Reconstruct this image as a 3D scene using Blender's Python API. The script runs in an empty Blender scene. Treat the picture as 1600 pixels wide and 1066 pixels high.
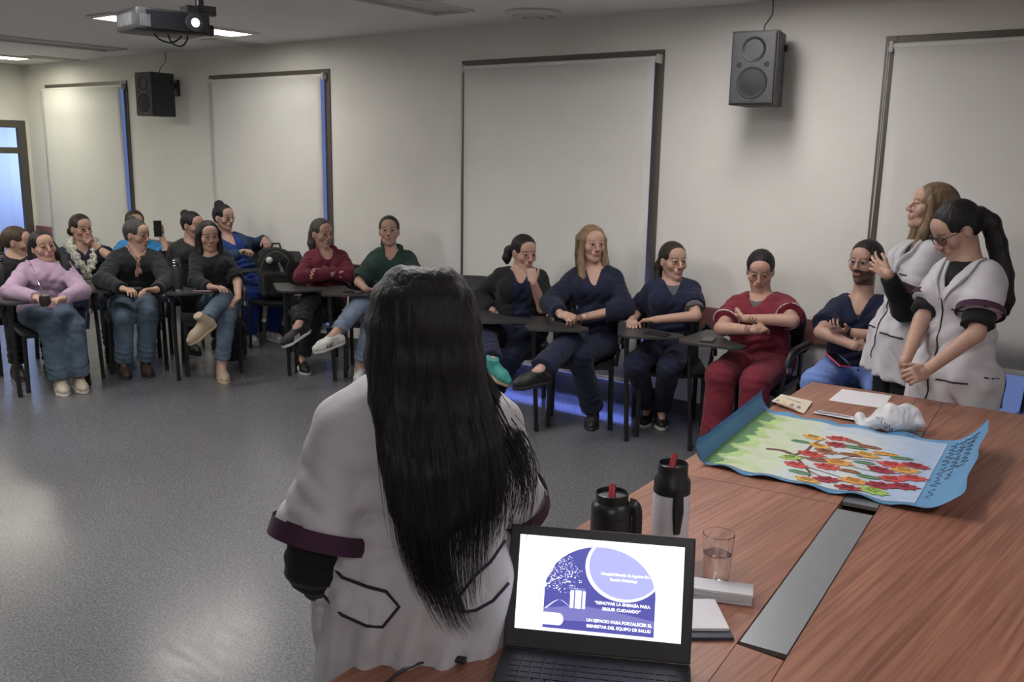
import bpy, bmesh, math, random
import numpy as np
from mathutils import Vector, Matrix
random.seed(7); rng = np.random.default_rng(7)
C = bpy.context.scene
COL = C.collection
# ------------------------------------------------------------------ camera, world, exposure
cam_d = bpy.data.cameras.new('camera'); cam = bpy.data.objects.new('camera', cam_d); COL.objects.link(cam)
cam_d.sensor_width = 36.0; cam_d.lens = 36.0*1430/1600; cam_d.clip_start = .02
rt = Vector((0.80039229, 0.59922428, 0.01739054)); up_ = Vector((-0.13443663, 0.15114711, 0.97932699)); fw = Vector((-0.58420798, 0.7861837, -0.20153467))
CAMZ = 1.778
cam.matrix_world = Matrix(((rt.x, up_.x, -fw.x, 0), (rt.y, up_.y, -fw.y, 0), (rt.z, up_.z, -fw.z, CAMZ), (0, 0, 0, 1)))
C.camera = cam
C.view_settings.view_transform = 'Standard'; C.view_settings.look = 'None'
C.view_settings.exposure = 0.46; C.view_settings.gamma = 1.0; C.view_settings.use_curve_mapping = False
world = bpy.data.worlds.new('sky'); C.world = world; world.use_nodes = True
world.node_tree.nodes['Background'].inputs[0].default_value = (.40, .52, 1.0, 1)
world.node_tree.nodes['Background'].inputs[1].default_value = .26
# ceiling lamps that are switched on, real row first, added fill lamps after: (x, y centre, radiance, colour)
LAMPS_ON = [(-10.75, 4.62, 17.0, (1.0, .985, .80)), (-6.64, 4.45, 14.0, (1.0, .96, .88)), (-2.15, 4.35, 17.0, (1.0, .95, .92)),
            (-8.90, 2.00, 38.0, (1.0, .97, .90)), (-6.60, 1.90, 30.0, (1.0, .965, .91)), (-4.30, 2.10, 32.0, (1.0, .965, .93)), (-2.10, 2.20, 28.0, (1.0, .96, .95)), (1.20, 2.30, 17.0, (1.0, .955, .95)), (.90, -1.2, 34.0, (1.0, .95, .94))]  # added unseen lamps to even out the walls and lift the near figure's back
LAMPS_OFF = [(-8.90, 4.62), (-4.30, 4.40)]
LAPTOP_GLOW = 1.25

# ------------------------------------------------------------------ materials
MATS = {}
def _new(name):
    m = bpy.data.materials.new(name); m.use_nodes = True
    return m, m.node_tree.nodes, m.node_tree.links, m.node_tree.nodes['Principled BSDF']
def mat(name, col, rough=.6, metal=0, var=0.0, scale=20, bump=0.0, bscale=60, stretch=(1, 1, 1), spec=.5, sheen=0, coat=0, emit=None, attr=False, trans=0):
    """plain procedural material: base colour varied by noise, fine bump"""
    if name in MATS: return MATS[name]
    m, N, L, b = _new(name)
    c4 = (*col, 1)
    b.inputs['Base Color'].default_value = c4; b.inputs['Roughness'].default_value = rough; b.inputs['Metallic'].default_value = metal
    b.inputs['Specular IOR Level'].default_value = spec
    if sheen: b.inputs['Sheen Weight'].default_value = sheen
    if coat: b.inputs['Coat Weight'].default_value = coat; b.inputs['Coat Roughness'].default_value = .15
    if trans: b.inputs['Transmission Weight'].default_value = trans
    tc = N.new('ShaderNodeTexCoord'); mp = N.new('ShaderNodeMapping'); mp.inputs['Scale'].default_value = stretch
    L.new(tc.outputs['Object'], mp.inputs[0])
    src = None
    if attr:
        a = N.new('ShaderNodeAttribute'); a.attribute_name = 'Col'; src = a.outputs['Color']; L.new(src, b.inputs['Base Color'])
    if var:
        n = N.new('ShaderNodeTexNoise'); n.inputs['Scale'].default_value = scale; n.inputs['Detail'].default_value = 5; L.new(mp.outputs[0], n.inputs['Vector'])
        r = N.new('ShaderNodeMapRange'); r.inputs[1].default_value = .3; r.inputs[2].default_value = .7; r.inputs[3].default_value = 1-var; r.inputs[4].default_value = 1+var
        L.new(n.outputs[0], r.inputs[0])
        x = N.new('ShaderNodeMix'); x.data_type = 'RGBA'; x.blend_type = 'MULTIPLY'; x.inputs[0].default_value = 1
        if src: L.new(src, x.inputs[6])
        else: x.inputs[6].default_value = c4
        L.new(r.outputs[0], x.inputs[7]); L.new(x.outputs[2], b.inputs['Base Color'])
    if bump:
        n = N.new('ShaderNodeTexNoise'); n.inputs['Scale'].default_value = bscale; n.inputs['Detail'].default_value = 4; L.new(mp.outputs[0], n.inputs['Vector'])
        bp = N.new('ShaderNodeBump'); bp.inputs['Strength'].default_value = bump; bp.inputs['Distance'].default_value = .01
        L.new(n.outputs[0], bp.inputs['Height']); L.new(bp.outputs[0], b.inputs['Normal'])
    if emit:
        b.inputs['Emission Color'].default_value = (*emit[0], 1); b.inputs['Emission Strength'].default_value = emit[1]
    MATS[name] = m
    return m
def fabric(name, col, var=.10, rough=.85, bump=.25): return mat(name, col, rough, var=var, scale=14, bump=bump*.35, bscale=260, spec=.25, sheen=.08)
def plastic(name, col, rough=.4): return mat(name, col, rough, var=.05, scale=30, bump=.05, bscale=150)
def glassmat(name, tint=(1, 1, 1), rough=0.0, ior=1.45):
    if name in MATS: return MATS[name]
    m, N, L, b = _new(name)
    b.inputs['Base Color'].default_value = (*tint, 1); b.inputs['Transmission Weight'].default_value = 1; b.inputs['Roughness'].default_value = rough; b.inputs['IOR'].default_value = ior
    MATS[name] = m; return m

# ------------------------------------------------------------------ object helpers
def link(o, parent=None):
    COL.objects.link(o)
    if parent is not None: o.parent = parent
    return o
def tag(o, label=None, cat=None, group=None, kind=None):
    if label: o['label'] = label
    if cat: o['category'] = cat
    if group: o['group'] = group
    if kind: o['kind'] = kind
    return o
def empty(name, loc=(0, 0, 0), rz=0, parent=None):
    o = bpy.data.objects.new(name, None); o.empty_display_size = .1; o.location = loc; o.rotation_euler = (0, 0, rz)
    return link(o, parent)
def mesh_np(name, V, Q, m, parent=None, smooth=True, cols=None, origin=(0, 0, 0)):
    V = np.asarray(V, np.float32)-np.asarray(origin, np.float32); Q = np.asarray(Q, np.int32); k = Q.shape[1]
    me = bpy.data.meshes.new(name); me.vertices.add(len(V)); me.vertices.foreach_set('co', V.ravel())
    me.loops.add(Q.size); me.loops.foreach_set('vertex_index', Q.ravel())
    me.polygons.add(len(Q)); me.polygons.foreach_set('loop_start', np.arange(0, Q.size, k, dtype=np.int32))
    me.polygons.foreach_set('use_smooth', np.full(len(Q), smooth))
    me.update(calc_edges=True)
    if cols is not None:
        a = me.color_attributes.new('Col', 'FLOAT_COLOR', 'POINT'); a.data.foreach_set('color', np.c_[cols, np.ones(len(cols))].astype(np.float32).ravel())
    for x in (m if isinstance(m, (list, tuple)) else [m]): me.materials.append(x)
    o = bpy.data.objects.new(name, me)
    if parent is None: o.location = origin
    return link(o, parent)
def obj(name, bm, m, parent=None, smooth=False, bevel=0, loc=None):
    if bevel:
        bmesh.ops.bevel(bm, geom=[e for e in bm.edges if len(e.link_faces) == 2 and e.calc_face_angle(0) > .6], offset=bevel, segments=2, affect='EDGES', profile=.6)
    bmesh.ops.recalc_face_normals(bm, faces=bm.faces)
    me = bpy.data.meshes.new(name); bm.to_mesh(me); bm.free()
    for x in (m if isinstance(m, (list, tuple)) else [m]): me.materials.append(x)
    if smooth:
        me.polygons.foreach_set('use_smooth', np.full(len(me.polygons), True))
        if smooth != 'all':
            try: me.set_sharp_from_angle(angle=math.radians(40))
            except Exception: pass
    o = bpy.data.objects.new(name, me)
    if loc is not None: o.location = loc
    return link(o, parent)
def BM(): return bmesh.new()
def box(bm, c, s, rot=None, mi=0):
    r = bmesh.ops.create_cube(bm, size=1); M = Matrix.Translation(c) @ (rot.to_4x4() if rot is not None else Matrix()) @ Matrix.Diagonal((*s, 1))
    bmesh.ops.transform(bm, matrix=M, verts=r['verts'])
    for f in {f for v in r['verts'] for f in v.link_faces}: f.material_index = mi
    return r['verts']
def cyl(bm, a, b, ra, rb=None, n=16, mi=0, caps=True):
    a, b = Vector(a), Vector(b); rb = ra if rb is None else rb; d = b-a
    r = bmesh.ops.create_cone(bm, cap_ends=caps, segments=n, radius1=ra, radius2=rb, depth=d.length)
    M = Matrix.Translation((a+b)/2) @ d.to_track_quat('Z', 'Y').to_matrix().to_4x4()
    bmesh.ops.transform(bm, matrix=M, verts=r['verts'])
    for f in {f for v in r['verts'] for f in v.link_faces}: f.material_index = mi
    return r['verts']
def ball(bm, c, r, n=12, mi=0, rot=None):
    s = r if hasattr(r, '__len__') else (r, r, r)
    q = bmesh.ops.create_uvsphere(bm, u_segments=n, v_segments=max(6, n*2//3), radius=1)
    bmesh.ops.transform(bm, matrix=Matrix.Translation(c) @ (rot.to_4x4() if rot is not None else Matrix()) @ Matrix.Diagonal((*s, 1)), verts=q['verts'])
    for f in {f for v in q['verts'] for f in v.link_faces}: f.material_index = mi
def lathe(bm, prof, n=28, c=(0, 0, 0), mi=0):
    rings = []
    for r, z in prof:
        rings.append([bm.verts.new((c[0]+r*math.cos(2*math.pi*i/n), c[1]+r*math.sin(2*math.pi*i/n), c[2]+z)) for i in range(n)])
    for A, B in zip(rings[:-1], rings[1:]):
        for i in range(n):
            f = bm.faces.new((A[i], A[(i+1) % n], B[(i+1) % n], B[i])); f.material_index = mi
    for R in (rings[0], rings[-1]):
        if len({round(v.co.x, 5) for v in R}) > 1:
            f = bm.faces.new(R); f.material_index = mi
def frames(P):
    P = [Vector(q) for q in P]; T = [(P[min(i+1, len(P)-1)]-P[max(i-1, 0)]).normalized() for i in range(len(P))]
    u = T[0].orthogonal().normalized(); out = []
    for t in T:
        u = (u-t*u.dot(t)).normalized(); out.append((u, t.cross(u)))
    return P, out
def tube(bm, P, r, n=8, mi=0, flat=1.0):
    """swept tube through the points; r one radius or one per point"""
    P, F = frames(P); rs = r if hasattr(r, '__len__') else [r]*len(P); rings = []
    for p_, (u, v), q in zip(P, F, rs):
        rings.append([bm.verts.new(p_+u*q*math.cos(2*math.pi*i/n)+v*q*flat*math.sin(2*math.pi*i/n)) for i in range(n)])
    for A, B in zip(rings[:-1], rings[1:]):
        for i in range(n):
            f = bm.faces.new((A[i], A[(i+1) % n], B[(i+1) % n], B[i])); f.material_index = mi
    for R in (rings[0], rings[-1]):
        f = bm.faces.new(R); f.material_index = mi
def prism(bm, pts, z0, z1, mi=0):
    a = [bm.verts.new((x, y, z0)) for x, y in pts]; b = [bm.verts.new((x, y, z1)) for x, y in pts]; n = len(pts)
    fs = [bm.faces.new(a[::-1]), bm.faces.new(b)]+[bm.faces.new((a[i], a[(i+1) % n], b[(i+1) % n], b[i])) for i in range(n)]
    for f in fs: f.material_index = mi
def spline(P, n):
    P = np.array(P, float); P = np.vstack([2*P[0]-P[1], P, 2*P[-1]-P[-2]]); m = len(P)-3; out = []
    for t in np.linspace(0, m-1e-6, n):
        i = int(t); u = t-i; a, b, c, d = P[i:i+4]
        out.append(.5*((2*b)+(c-a)*u+(2*a-5*b+4*c-d)*u*u+(3*b-a-3*c+d)*u**3))
    return np.array(out)
def text_obj(name, body, size, M, m, parent=None, extrude=.0004, align='CENTER', shear=0, bold=0):
    cu = bpy.data.curves.new(name, 'FONT'); cu.body = body; cu.size = size; cu.extrude = extrude; cu.align_x = align; cu.align_y = 'CENTER'; cu.shear = shear; cu.offset = bold; cu.resolution_u = 3
    o = bpy.data.objects.new(name, cu); me = bpy.data.meshes.new_from_object(o); bpy.data.objects.remove(o)
    me.materials.append(m); me.transform(M)
    return link(bpy.data.objects.new(name, me), parent)

# added blue area lights, unseen, to tint the floor through gaps left under two blinds
for x_, w_, z_, e_ in ((-3.88, 1.7, .50, 44), (-.70, 1.7, .60, 4)):
    ad = bpy.data.lights.new('added_blue_light', 'AREA'); ad.shape = 'RECTANGLE'; ad.size = w_; ad.size_y = .45; ad.energy = e_; ad.color = (.22, .30, 1.0)
    ao = bpy.data.objects.new('added_blue_light', ad); COL.objects.link(ao); ao.location = (x_, 5.93, z_); ao.rotation_euler = (math.radians(-78), 0, 0)
def panemat(name, tint, refl=.08):
    if name in MATS: return MATS[name]
    m = bpy.data.materials.new(name); m.use_nodes = True; N, L = m.node_tree.nodes, m.node_tree.links; N.remove(N['Principled BSDF'])
    t = N.new('ShaderNodeBsdfTransparent'); t.inputs[0].default_value = (*tint, 1); g = N.new('ShaderNodeBsdfGlossy'); g.inputs['Roughness'].default_value = .02; lw_ = N.new('ShaderNodeLayerWeight'); lw_.inputs[0].default_value = .5
    pw = N.new('ShaderNodeMath'); pw.operation = 'POWER'; pw.inputs[1].default_value = 4; L.new(lw_.outputs['Facing'], pw.inputs[0]); ml = N.new('ShaderNodeMath'); ml.operation = 'MULTIPLY_ADD'; ml.inputs[1].default_value = .5; ml.inputs[2].default_value = refl*.5; L.new(pw.outputs[0], ml.inputs[0])
    x = N.new('ShaderNodeMixShader'); L.new(ml.outputs[0], x.inputs[0]); L.new(t.outputs[0], x.inputs[1]); L.new(g.outputs[0], x.inputs[2]); L.new(x.outputs[0], N['Material Output'].inputs[0])
    MATS[name] = m; return m

# ------------------------------------------------------------------ smooth solid modelling on a grid (for bodies, clothes, hair)
def nrm(v): v = np.asarray(v, float); return v/np.linalg.norm(v)
def axis_pts(lo, hi, h, fine=()):
    """grid coordinates from lo to hi at step h, refined inside the fine intervals (a, b, hf)"""
    out = []; x = lo
    while x < hi:
        s = h
        for a, b, hf in fine:
            if a-h*.5 <= x <= b: s = min(s, hf)
        out.append(x); x += s
    out.append(x)
    return np.array(out, np.float32)
class Field:
    def __init__(s, lo, hi, h, fine=()):
        """fine: list of (lo, hi, h) boxes"""
        s.ax = [axis_pts(lo[i], hi[i], h, [(a[i], b[i], hf) for a, b, hf in fine]) for i in range(3)]
        s.D = np.full([len(a) for a in s.ax], .08, np.float32)
    def sl(s, lo, hi, m):
        S = []
        for i in range(3):
            a = max(np.searchsorted(s.ax[i], lo[i]-m)-1, 0); b = min(np.searchsorted(s.ax[i], hi[i]+m)+1, len(s.ax[i]))
            if b <= a: return None, None
            S.append(slice(a, b))
        P = [s.ax[0][S[0]][:, None, None], s.ax[1][S[1]][None, :, None], s.ax[2][S[2]][None, None, :]]
        return tuple(S), P
    def dist(s, pr, m):
        t = pr[0]
        if t == 'c':   # round cone a->b, flags flat ends
            _, a, b, ra, rb = pr[:5]; fa, fb = pr[5:7] if len(pr) > 5 else (0, 0)
            a, b = np.asarray(a, float), np.asarray(b, float); r = max(ra, rb)
            S, P = s.sl(np.minimum(a, b)-r, np.maximum(a, b)+r, m)
            if S is None: return None, None
            d = b-a; L2 = max(d@d, 1e-9); q = [(P[i]-np.float32(a[i])) for i in range(3)]
            tt = (q[0]*np.float32(d[0])+q[1]*np.float32(d[1])+q[2]*np.float32(d[2]))/np.float32(L2); tc = np.clip(tt, 0, 1)
            dd = np.sqrt(sum((q[i]-tc*np.float32(d[i]))**2 for i in range(3)))-(np.float32(ra)+tc*np.float32(rb-ra))
            L = np.float32(math.sqrt(L2))
            if fb: dd = np.maximum(dd, (tt-1)*L)
            if fa: dd = np.maximum(dd, -tt*L)
            return S, dd
        if t == 'e':   # ellipsoid centre, radii, rotation (columns = axes)
            _, c, r = pr[:3]; R = pr[3] if len(pr) > 3 else np.eye(3)
            r = np.asarray(r, float); ext = np.sqrt(((R*r[None, :])**2).sum(1))
            S, P = s.sl(c-ext, c+ext, m)
            if S is None: return None, None
            q = [(P[i]-np.float32(c[i])) for i in range(3)]
            l = [sum(q[i]*np.float32(R[i, j]) for i in range(3)) for j in range(3)]
            k0 = np.sqrt(sum((l[j]/np.float32(r[j]))**2 for j in range(3))); k1 = np.sqrt(sum((l[j]/np.float32(r[j]**2))**2 for j in range(3)))+1e-6
            return S, k0*(k0-1)/k1
        if t == 'b':   # rounded box centre, half sizes, radius, rotation
            _, c, hsz, rr, R = pr; hsz = np.asarray(hsz, float); ext = (np.abs(R)*hsz[None, :]).sum(1)
            S, P = s.sl(c-ext, c+ext, m)
            if S is None: return None, None
            q = [(P[i]-np.float32(c[i])) for i in range(3)]
            l = [np.abs(sum(q[i]*np.float32(R[i, j]) for i in range(3)))-np.float32(hsz[j]-rr) for j in range(3)]
            o = np.sqrt(sum(np.maximum(x, 0)**2 for x in l)); return S, o+np.minimum(np.maximum(np.maximum(l[0], l[1]), l[2]), 0)-rr
    def add(s, pr, k=.02):
        S, d = s.dist(pr, k+.02)
        if S is None: return s
        A = s.D[S]
        if k > 0:
            h = np.clip(.5+.5*(A-d)/k, 0, 1); s.D[S] = A+(d-A)*h-k*h*(1-h)
        else: s.D[S] = np.minimum(A, d)
        return s
    def sub(s, pr, k=.01):
        S, d = s.dist(pr, k+.02)
        if S is None: return s
        A = s.D[S]; d = -d
        h = np.clip(.5-.5*(A-d)/k, 0, 1); s.D[S] = A+(d-A)*h+k*h*(1-h)
        return s
    def cut(s, pt, n, k=0):
        n = nrm(n); d = ((s.ax[0]-pt[0])*n[0])[:, None, None]+((s.ax[1]-pt[1])*n[1])[None, :, None]+((s.ax[2]-pt[2])*n[2])[None, None, :]
        s.D = np.maximum(s.D, d.astype(np.float32)); return s
    def merge(s, o, k=.01):
        h = np.clip(.5+.5*(s.D-o.D)/k, 0, 1); s.D = s.D+(o.D-s.D)*h-k*h*(1-h); return s
    def blank(s):
        o = Field.__new__(Field); o.ax = s.ax; o.D = np.full_like(s.D, .08); return o
    def wrinkle(s, amp, wl=.09, seed=0, n=4, dirn=None):
        r = np.random.default_rng(seed); w = np.zeros_like(s.D); X, Y, Z = s.ax
        def wave(v, ph):
            return (X*v[0])[:, None, None]+(Y*v[1])[None, :, None]+((Z*v[2])+ph)[None, None, :]
        base = np.sin(wave(r.normal(size=3)*9, r.uniform(0, 6)).astype(np.float32))
        for i in range(n):
            v = nrm(r.normal(size=3)+(0 if dirn is None else np.asarray(dirn)*2))*2*math.pi/(wl*r.uniform(.6, 1.5))
            w += (1-1.6*np.abs(np.sin(.5*wave(v, r.uniform(0, 6)).astype(np.float32)+.85*base)))
            base = np.roll(base, 3, axis=i % 3)
        s.D += np.float32(amp/n*1.6)*w; return s
    def fold(s, c, axis, sig, wl, amp, seed=0):
        """creases across an axis, fading away from the point c"""
        S, P = s.sl(np.asarray(c)-2*sig, np.asarray(c)+2*sig, 0)
        if S is None: return s
        r = np.random.default_rng(seed); ax = nrm(nrm(axis)+r.normal(size=3)*.12); b = nrm(np.cross(ax, [.3, .5, .8])); b2 = np.cross(ax, b)
        q = [(P[i]-np.float32(c[i])) for i in range(3)]; u, v, w = (sum(q[i]*np.float32(k[i]) for i in range(3)) for k in (ax, b, b2))
        g = np.exp(-(u*u+v*v+w*w)/np.float32(sig*sig)); ph = r.uniform(0, 6)
        s.D[S] += (np.float32(amp)*g*(1-1.7*np.abs(np.sin(np.float32(math.pi/wl)*u+1.3*np.sin(v*np.float32(2.2/sig)+ph)+.9*np.sin(w*np.float32(1.7/sig)))))).astype(np.float32); return s
    def at(s, p):
        ix = []; 
        for i in range(3):
            a = np.clip(np.searchsorted(s.ax[i], p[i])-1, 0, len(s.ax[i])-2); ix.append((a, np.clip((p[i]-s.ax[i][a])/(s.ax[i][a+1]-s.ax[i][a]), 0, 1)))
        v = 0
        for b in range(8):
            w = 1; q = []
            for i in range(3):
                o = (b >> i) & 1; a, f = ix[i]; w *= f if o else 1-f; q.append(a+o)
            v += w*s.D[tuple(q)]
        return float(v)
    def snap(s, p, d, off=0.0, n=60, step=.006):
        """walk from p along d (from outside) until the surface"""
        p = np.array(p, float); d = nrm(d)
        for _ in range(n):
            if s.at(p) < off: break
            p = p+d*step
        return p
    def surface(s):
        D = s.D; B = D < 0
        X = B.astype(np.int8); n = X[:-1, :-1, :-1].copy()
        for a in (0, 1):
            for b in (0, 1):
                for c in (0, 1):
                    if a or b or c: n += X[a:X.shape[0]-1+a, b:X.shape[1]-1+b, c:X.shape[2]-1+c]
        act = (n > 0) & (n < 8); I = np.argwhere(act)
        if not len(I): return np.zeros((0, 3)), np.zeros((0, 4), int)
        idx = np.full(act.shape, -1, np.int32); idx[act] = np.arange(len(I))
        cs = [(a, b, c) for a in (0, 1) for b in (0, 1) for c in (0, 1)]
        val = np.stack([D[I[:, 0]+a, I[:, 1]+b, I[:, 2]+c] for a, b, c in cs], 1)
        acc = np.zeros((len(I), 3)); cnt = np.zeros(len(I))
        for i in range(8):
            for ax, st in ((0, 4), (1, 2), (2, 1)):
                if cs[i][ax] == 0:
                    u, w = val[:, i], val[:, i+st]; cr = (u < 0) != (w < 0); t = np.where(cr, u/np.where(cr, u-w, 1), 0)
                    pt = np.tile(np.array(cs[i], float), (len(I), 1)); pt[:, ax] = t; acc += pt*cr[:, None]; cnt += cr
        loc = acc/cnt[:, None]
        V = np.stack([s.ax[j][I[:, j]]+loc[:, j]*(s.ax[j][I[:, j]+1]-s.ax[j][I[:, j]]) for j in range(3)], 1)
        F = []
        for ax in range(3):
            sh = [slice(1, -1)]*3; s0 = list(sh); s1 = list(sh); s0[ax] = slice(0, -1); s1[ax] = slice(1, None)
            b0, b1 = B[tuple(s0)], B[tuple(s1)]; E = np.argwhere(b0 != b1)
            if not len(E): continue
            inside0 = b0[tuple(E.T)]; E = E+1; E[:, ax] -= 1
            o1, o2 = [(1, 2), (2, 0), (0, 1)][ax]
            def cell(d1, d2):
                Q = E.copy(); Q[:, o1] -= d1; Q[:, o2] -= d2; return idx[tuple(Q.T)]
            q = np.stack([cell(1, 1), cell(0, 1), cell(0, 0), cell(1, 0)], 1)
            q[~inside0] = q[~inside0][:, ::-1]; F.append(q)
        F = np.vstack(F)
        F = F[(F >= 0).all(1)]
        return V, F
    def mesh(s, name, m, parent=None, cols=None):
        V, F = s.surface()
        return mesh_np(name, V, F, m, parent, cols=cols(V) if cols else None)

# ------------------------------------------------------------------ room shell
YW, XL, XR, YB, ZC = 5.70, -11.72, 3.4, -3.6, 2.72
M_wall = mat('cream_wall_paint', (.76, .745, .70), .75, var=.03, scale=2.5, bump=.05, bscale=120)
M_ceil = mat('white_ceiling_paint', (.80, .79, .77), .8, var=.02, scale=2)
M_frame = mat('bronze_aluminium', (.125, .112, .096), .45, metal=.35, var=.05, scale=6)
M_rail = mat('red_brown_rail_paint', (.27, .12, .11), .45, var=.08, scale=5)
M_base = mat('grey_skirting', (.10, .10, .11), .5)
M_blind = mat('white_blind_fabric', (.72, .71, .68), .8, var=.02, scale=3, bump=.06, bscale=400)
M_wplast = plastic('white_plastic', (.60, .59, .56), .4)
M_pane = panemat('window_glass', (.88, .92, 1.0))
def floor_mat():
    m, N, L, b = _new('speckled_vinyl_floor')
    tc = N.new('ShaderNodeTexCoord'); n1 = N.new('ShaderNodeTexNoise'); n1.inputs['Scale'].default_value = 110; n1.inputs['Detail'].default_value = 2
    n2 = N.new('ShaderNodeTexNoise'); n2.inputs['Scale'].default_value = .8; n2.inputs['Detail'].default_value = 4
    v = N.new('ShaderNodeTexVoronoi'); v.inputs['Scale'].default_value = 75
    for q in (n1, n2, v): L.new(tc.outputs['Object'], q.inputs['Vector'])
    r1 = N.new('ShaderNodeValToRGB'); e = r1.color_ramp.elements; e[0].position = .34; e[0].color = (.076, .077, .086, 1); e[1].position = .64; e[1].color = (.155, .156, .168, 1)
    L.new(n1.outputs[0], r1.inputs[0])
    r2 = N.new('ShaderNodeMapRange'); r2.inputs[1].default_value = .3; r2.inputs[2].default_value = .7; r2.inputs[3].default_value = .93; r2.inputs[4].default_value = 1.07; L.new(n2.outputs[0], r2.inputs[0])
    r3 = N.new('ShaderNodeMapRange'); r3.inputs[1].default_value = 0; r3.inputs[2].default_value = .7; r3.inputs[3].default_value = .82; r3.inputs[4].default_value = 1.12; L.new(v.outputs['Distance'], r3.inputs[0])
    mu = N.new('ShaderNodeMath'); mu.operation = 'MULTIPLY'; L.new(r2.outputs[0], mu.inputs[0]); L.new(r3.outputs[0], mu.inputs[1])
    x = N.new('ShaderNodeMix'); x.data_type = 'RGBA'; x.blend_type = 'MULTIPLY'; x.inputs[0].default_value = 1; L.new(r1.outputs[0], x.inputs[6]); L.new(mu.outputs[0], x.inputs[7]); L.new(x.outputs[2], b.inputs['Base Color'])
    # worn gloss with fine scuffs
    s = N.new('ShaderNodeTexNoise'); s.inputs['Scale'].default_value = 5; s.inputs['Detail'].default_value = 8; mp = N.new('ShaderNodeMapping'); mp.inputs['Scale'].default_value = (1, 7, 1); mp.inputs['Rotation'].default_value = (0, 0, .5)
    L.new(tc.outputs['Object'], mp.inputs[0]); L.new(mp.outputs[0], s.inputs['Vector'])
    r4 = N.new('ShaderNodeMapRange'); r4.inputs[1].default_value = .35; r4.inputs[2].default_value = .7; r4.inputs[3].default_value = .20; r4.inputs[4].default_value = .27; L.new(s.outputs[0], r4.inputs[0]); L.new(r4.outputs[0], b.inputs['Roughness'])
    bp = N.new('ShaderNodeBump'); bp.inputs['Strength'].default_value = .05; bp.inputs['Distance'].default_value = .002; L.new(s.outputs[0], bp.inputs['Height']); L.new(bp.outputs[0], b.inputs['Normal'])
    b.inputs['Specular IOR Level'].default_value = .5
    return m
def struct(name, bm, m, parent=None, **k):
    o = obj(name, bm, m, parent, **k); o['kind'] = 'structure'; return o
bm = BM(); box(bm, ((XL+XR)/2, (YW+YB)/2, -.05), (XR-XL+.4, YW-YB+.4, .1)); struct('floor', bm, floor_mat())
# ceiling with recessed lamp openings
LW, LL = .30, 1.24
holes = [(x, y) for x, y, *_ in LAMPS_ON]+LAMPS_OFF
bm = BM(); xs = sorted({XL-.2, XR+.2}|{x+s*LW/2 for x, y in holes for s in (-1, 1)})
for a, b in zip(xs[:-1], xs[1:]):
    hs_ = sorted([(x, y) for x, y in holes if abs((a+b)/2-x) < LW/2], key=lambda q: q[1]); y0 = YB-.2
    for x, y in hs_:
        box(bm, ((a+b)/2, (y0+y-LL/2)/2, ZC+.05), (b-a, y-LL/2-y0, .1)); y0 = y+LL/2
    box(bm, ((a+b)/2, (y0+YW+.2)/2, ZC+.05), (b-a, YW+.2-y0, .1))
struct('ceiling', bm, M_ceil)
# back wall with four tall window openings (left, right, blind bottom)
WIN = [(-11.22, -9.47, .12), (-8.00, -6.27, .12), (-4.76, -3.005, .178), (-1.585, .17, .63)]
WZ0, WZ1 = .11, 2.47
bm = BM(); x0 = XL-.2
for a, b, _ in WIN:
    box(bm, ((x0+a)/2, YW+.1, ZC/2), (a-x0, .2, ZC+.02)); box(bm, ((a+b)/2, YW+.1, WZ0/2), (b-a, .2, WZ0)); box(bm, ((a+b)/2, YW+.1, (WZ1+ZC)/2), (b-a, .2, ZC-WZ1)); x0 = b
box(bm, ((x0+XR+.2)/2, YW+.1, ZC/2), (XR+.2-x0, .2, ZC+.02)); struct('wall_back', bm, M_wall)
bm = BM(); DZ = 2.06
DY0, DY1 = 4.68, 5.66
box(bm, (XL-.1, (YB+DY0)/2, ZC/2), (.2, DY0-YB, ZC)); box(bm, (XL-.1, (DY1+YW)/2, ZC/2), (.2, YW-DY1, ZC)); box(bm, (XL-.1, (DY0+DY1)/2, (DZ+ZC)/2), (.2, DY1-DY0, ZC-DZ)); struct('wall_left', bm, M_wall)
bm = BM(); box(bm, (XR+.1, (YB+YW)/2, ZC/2), (.2, YW-YB+.4, ZC)); struct('wall_right', bm, M_wall)
bm = BM(); box(bm, ((XL+XR)/2, YB-.1, ZC/2), (XR-XL+.4, .2, ZC)); struct('wall_front', bm, M_wall)
n_ = 0
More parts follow.
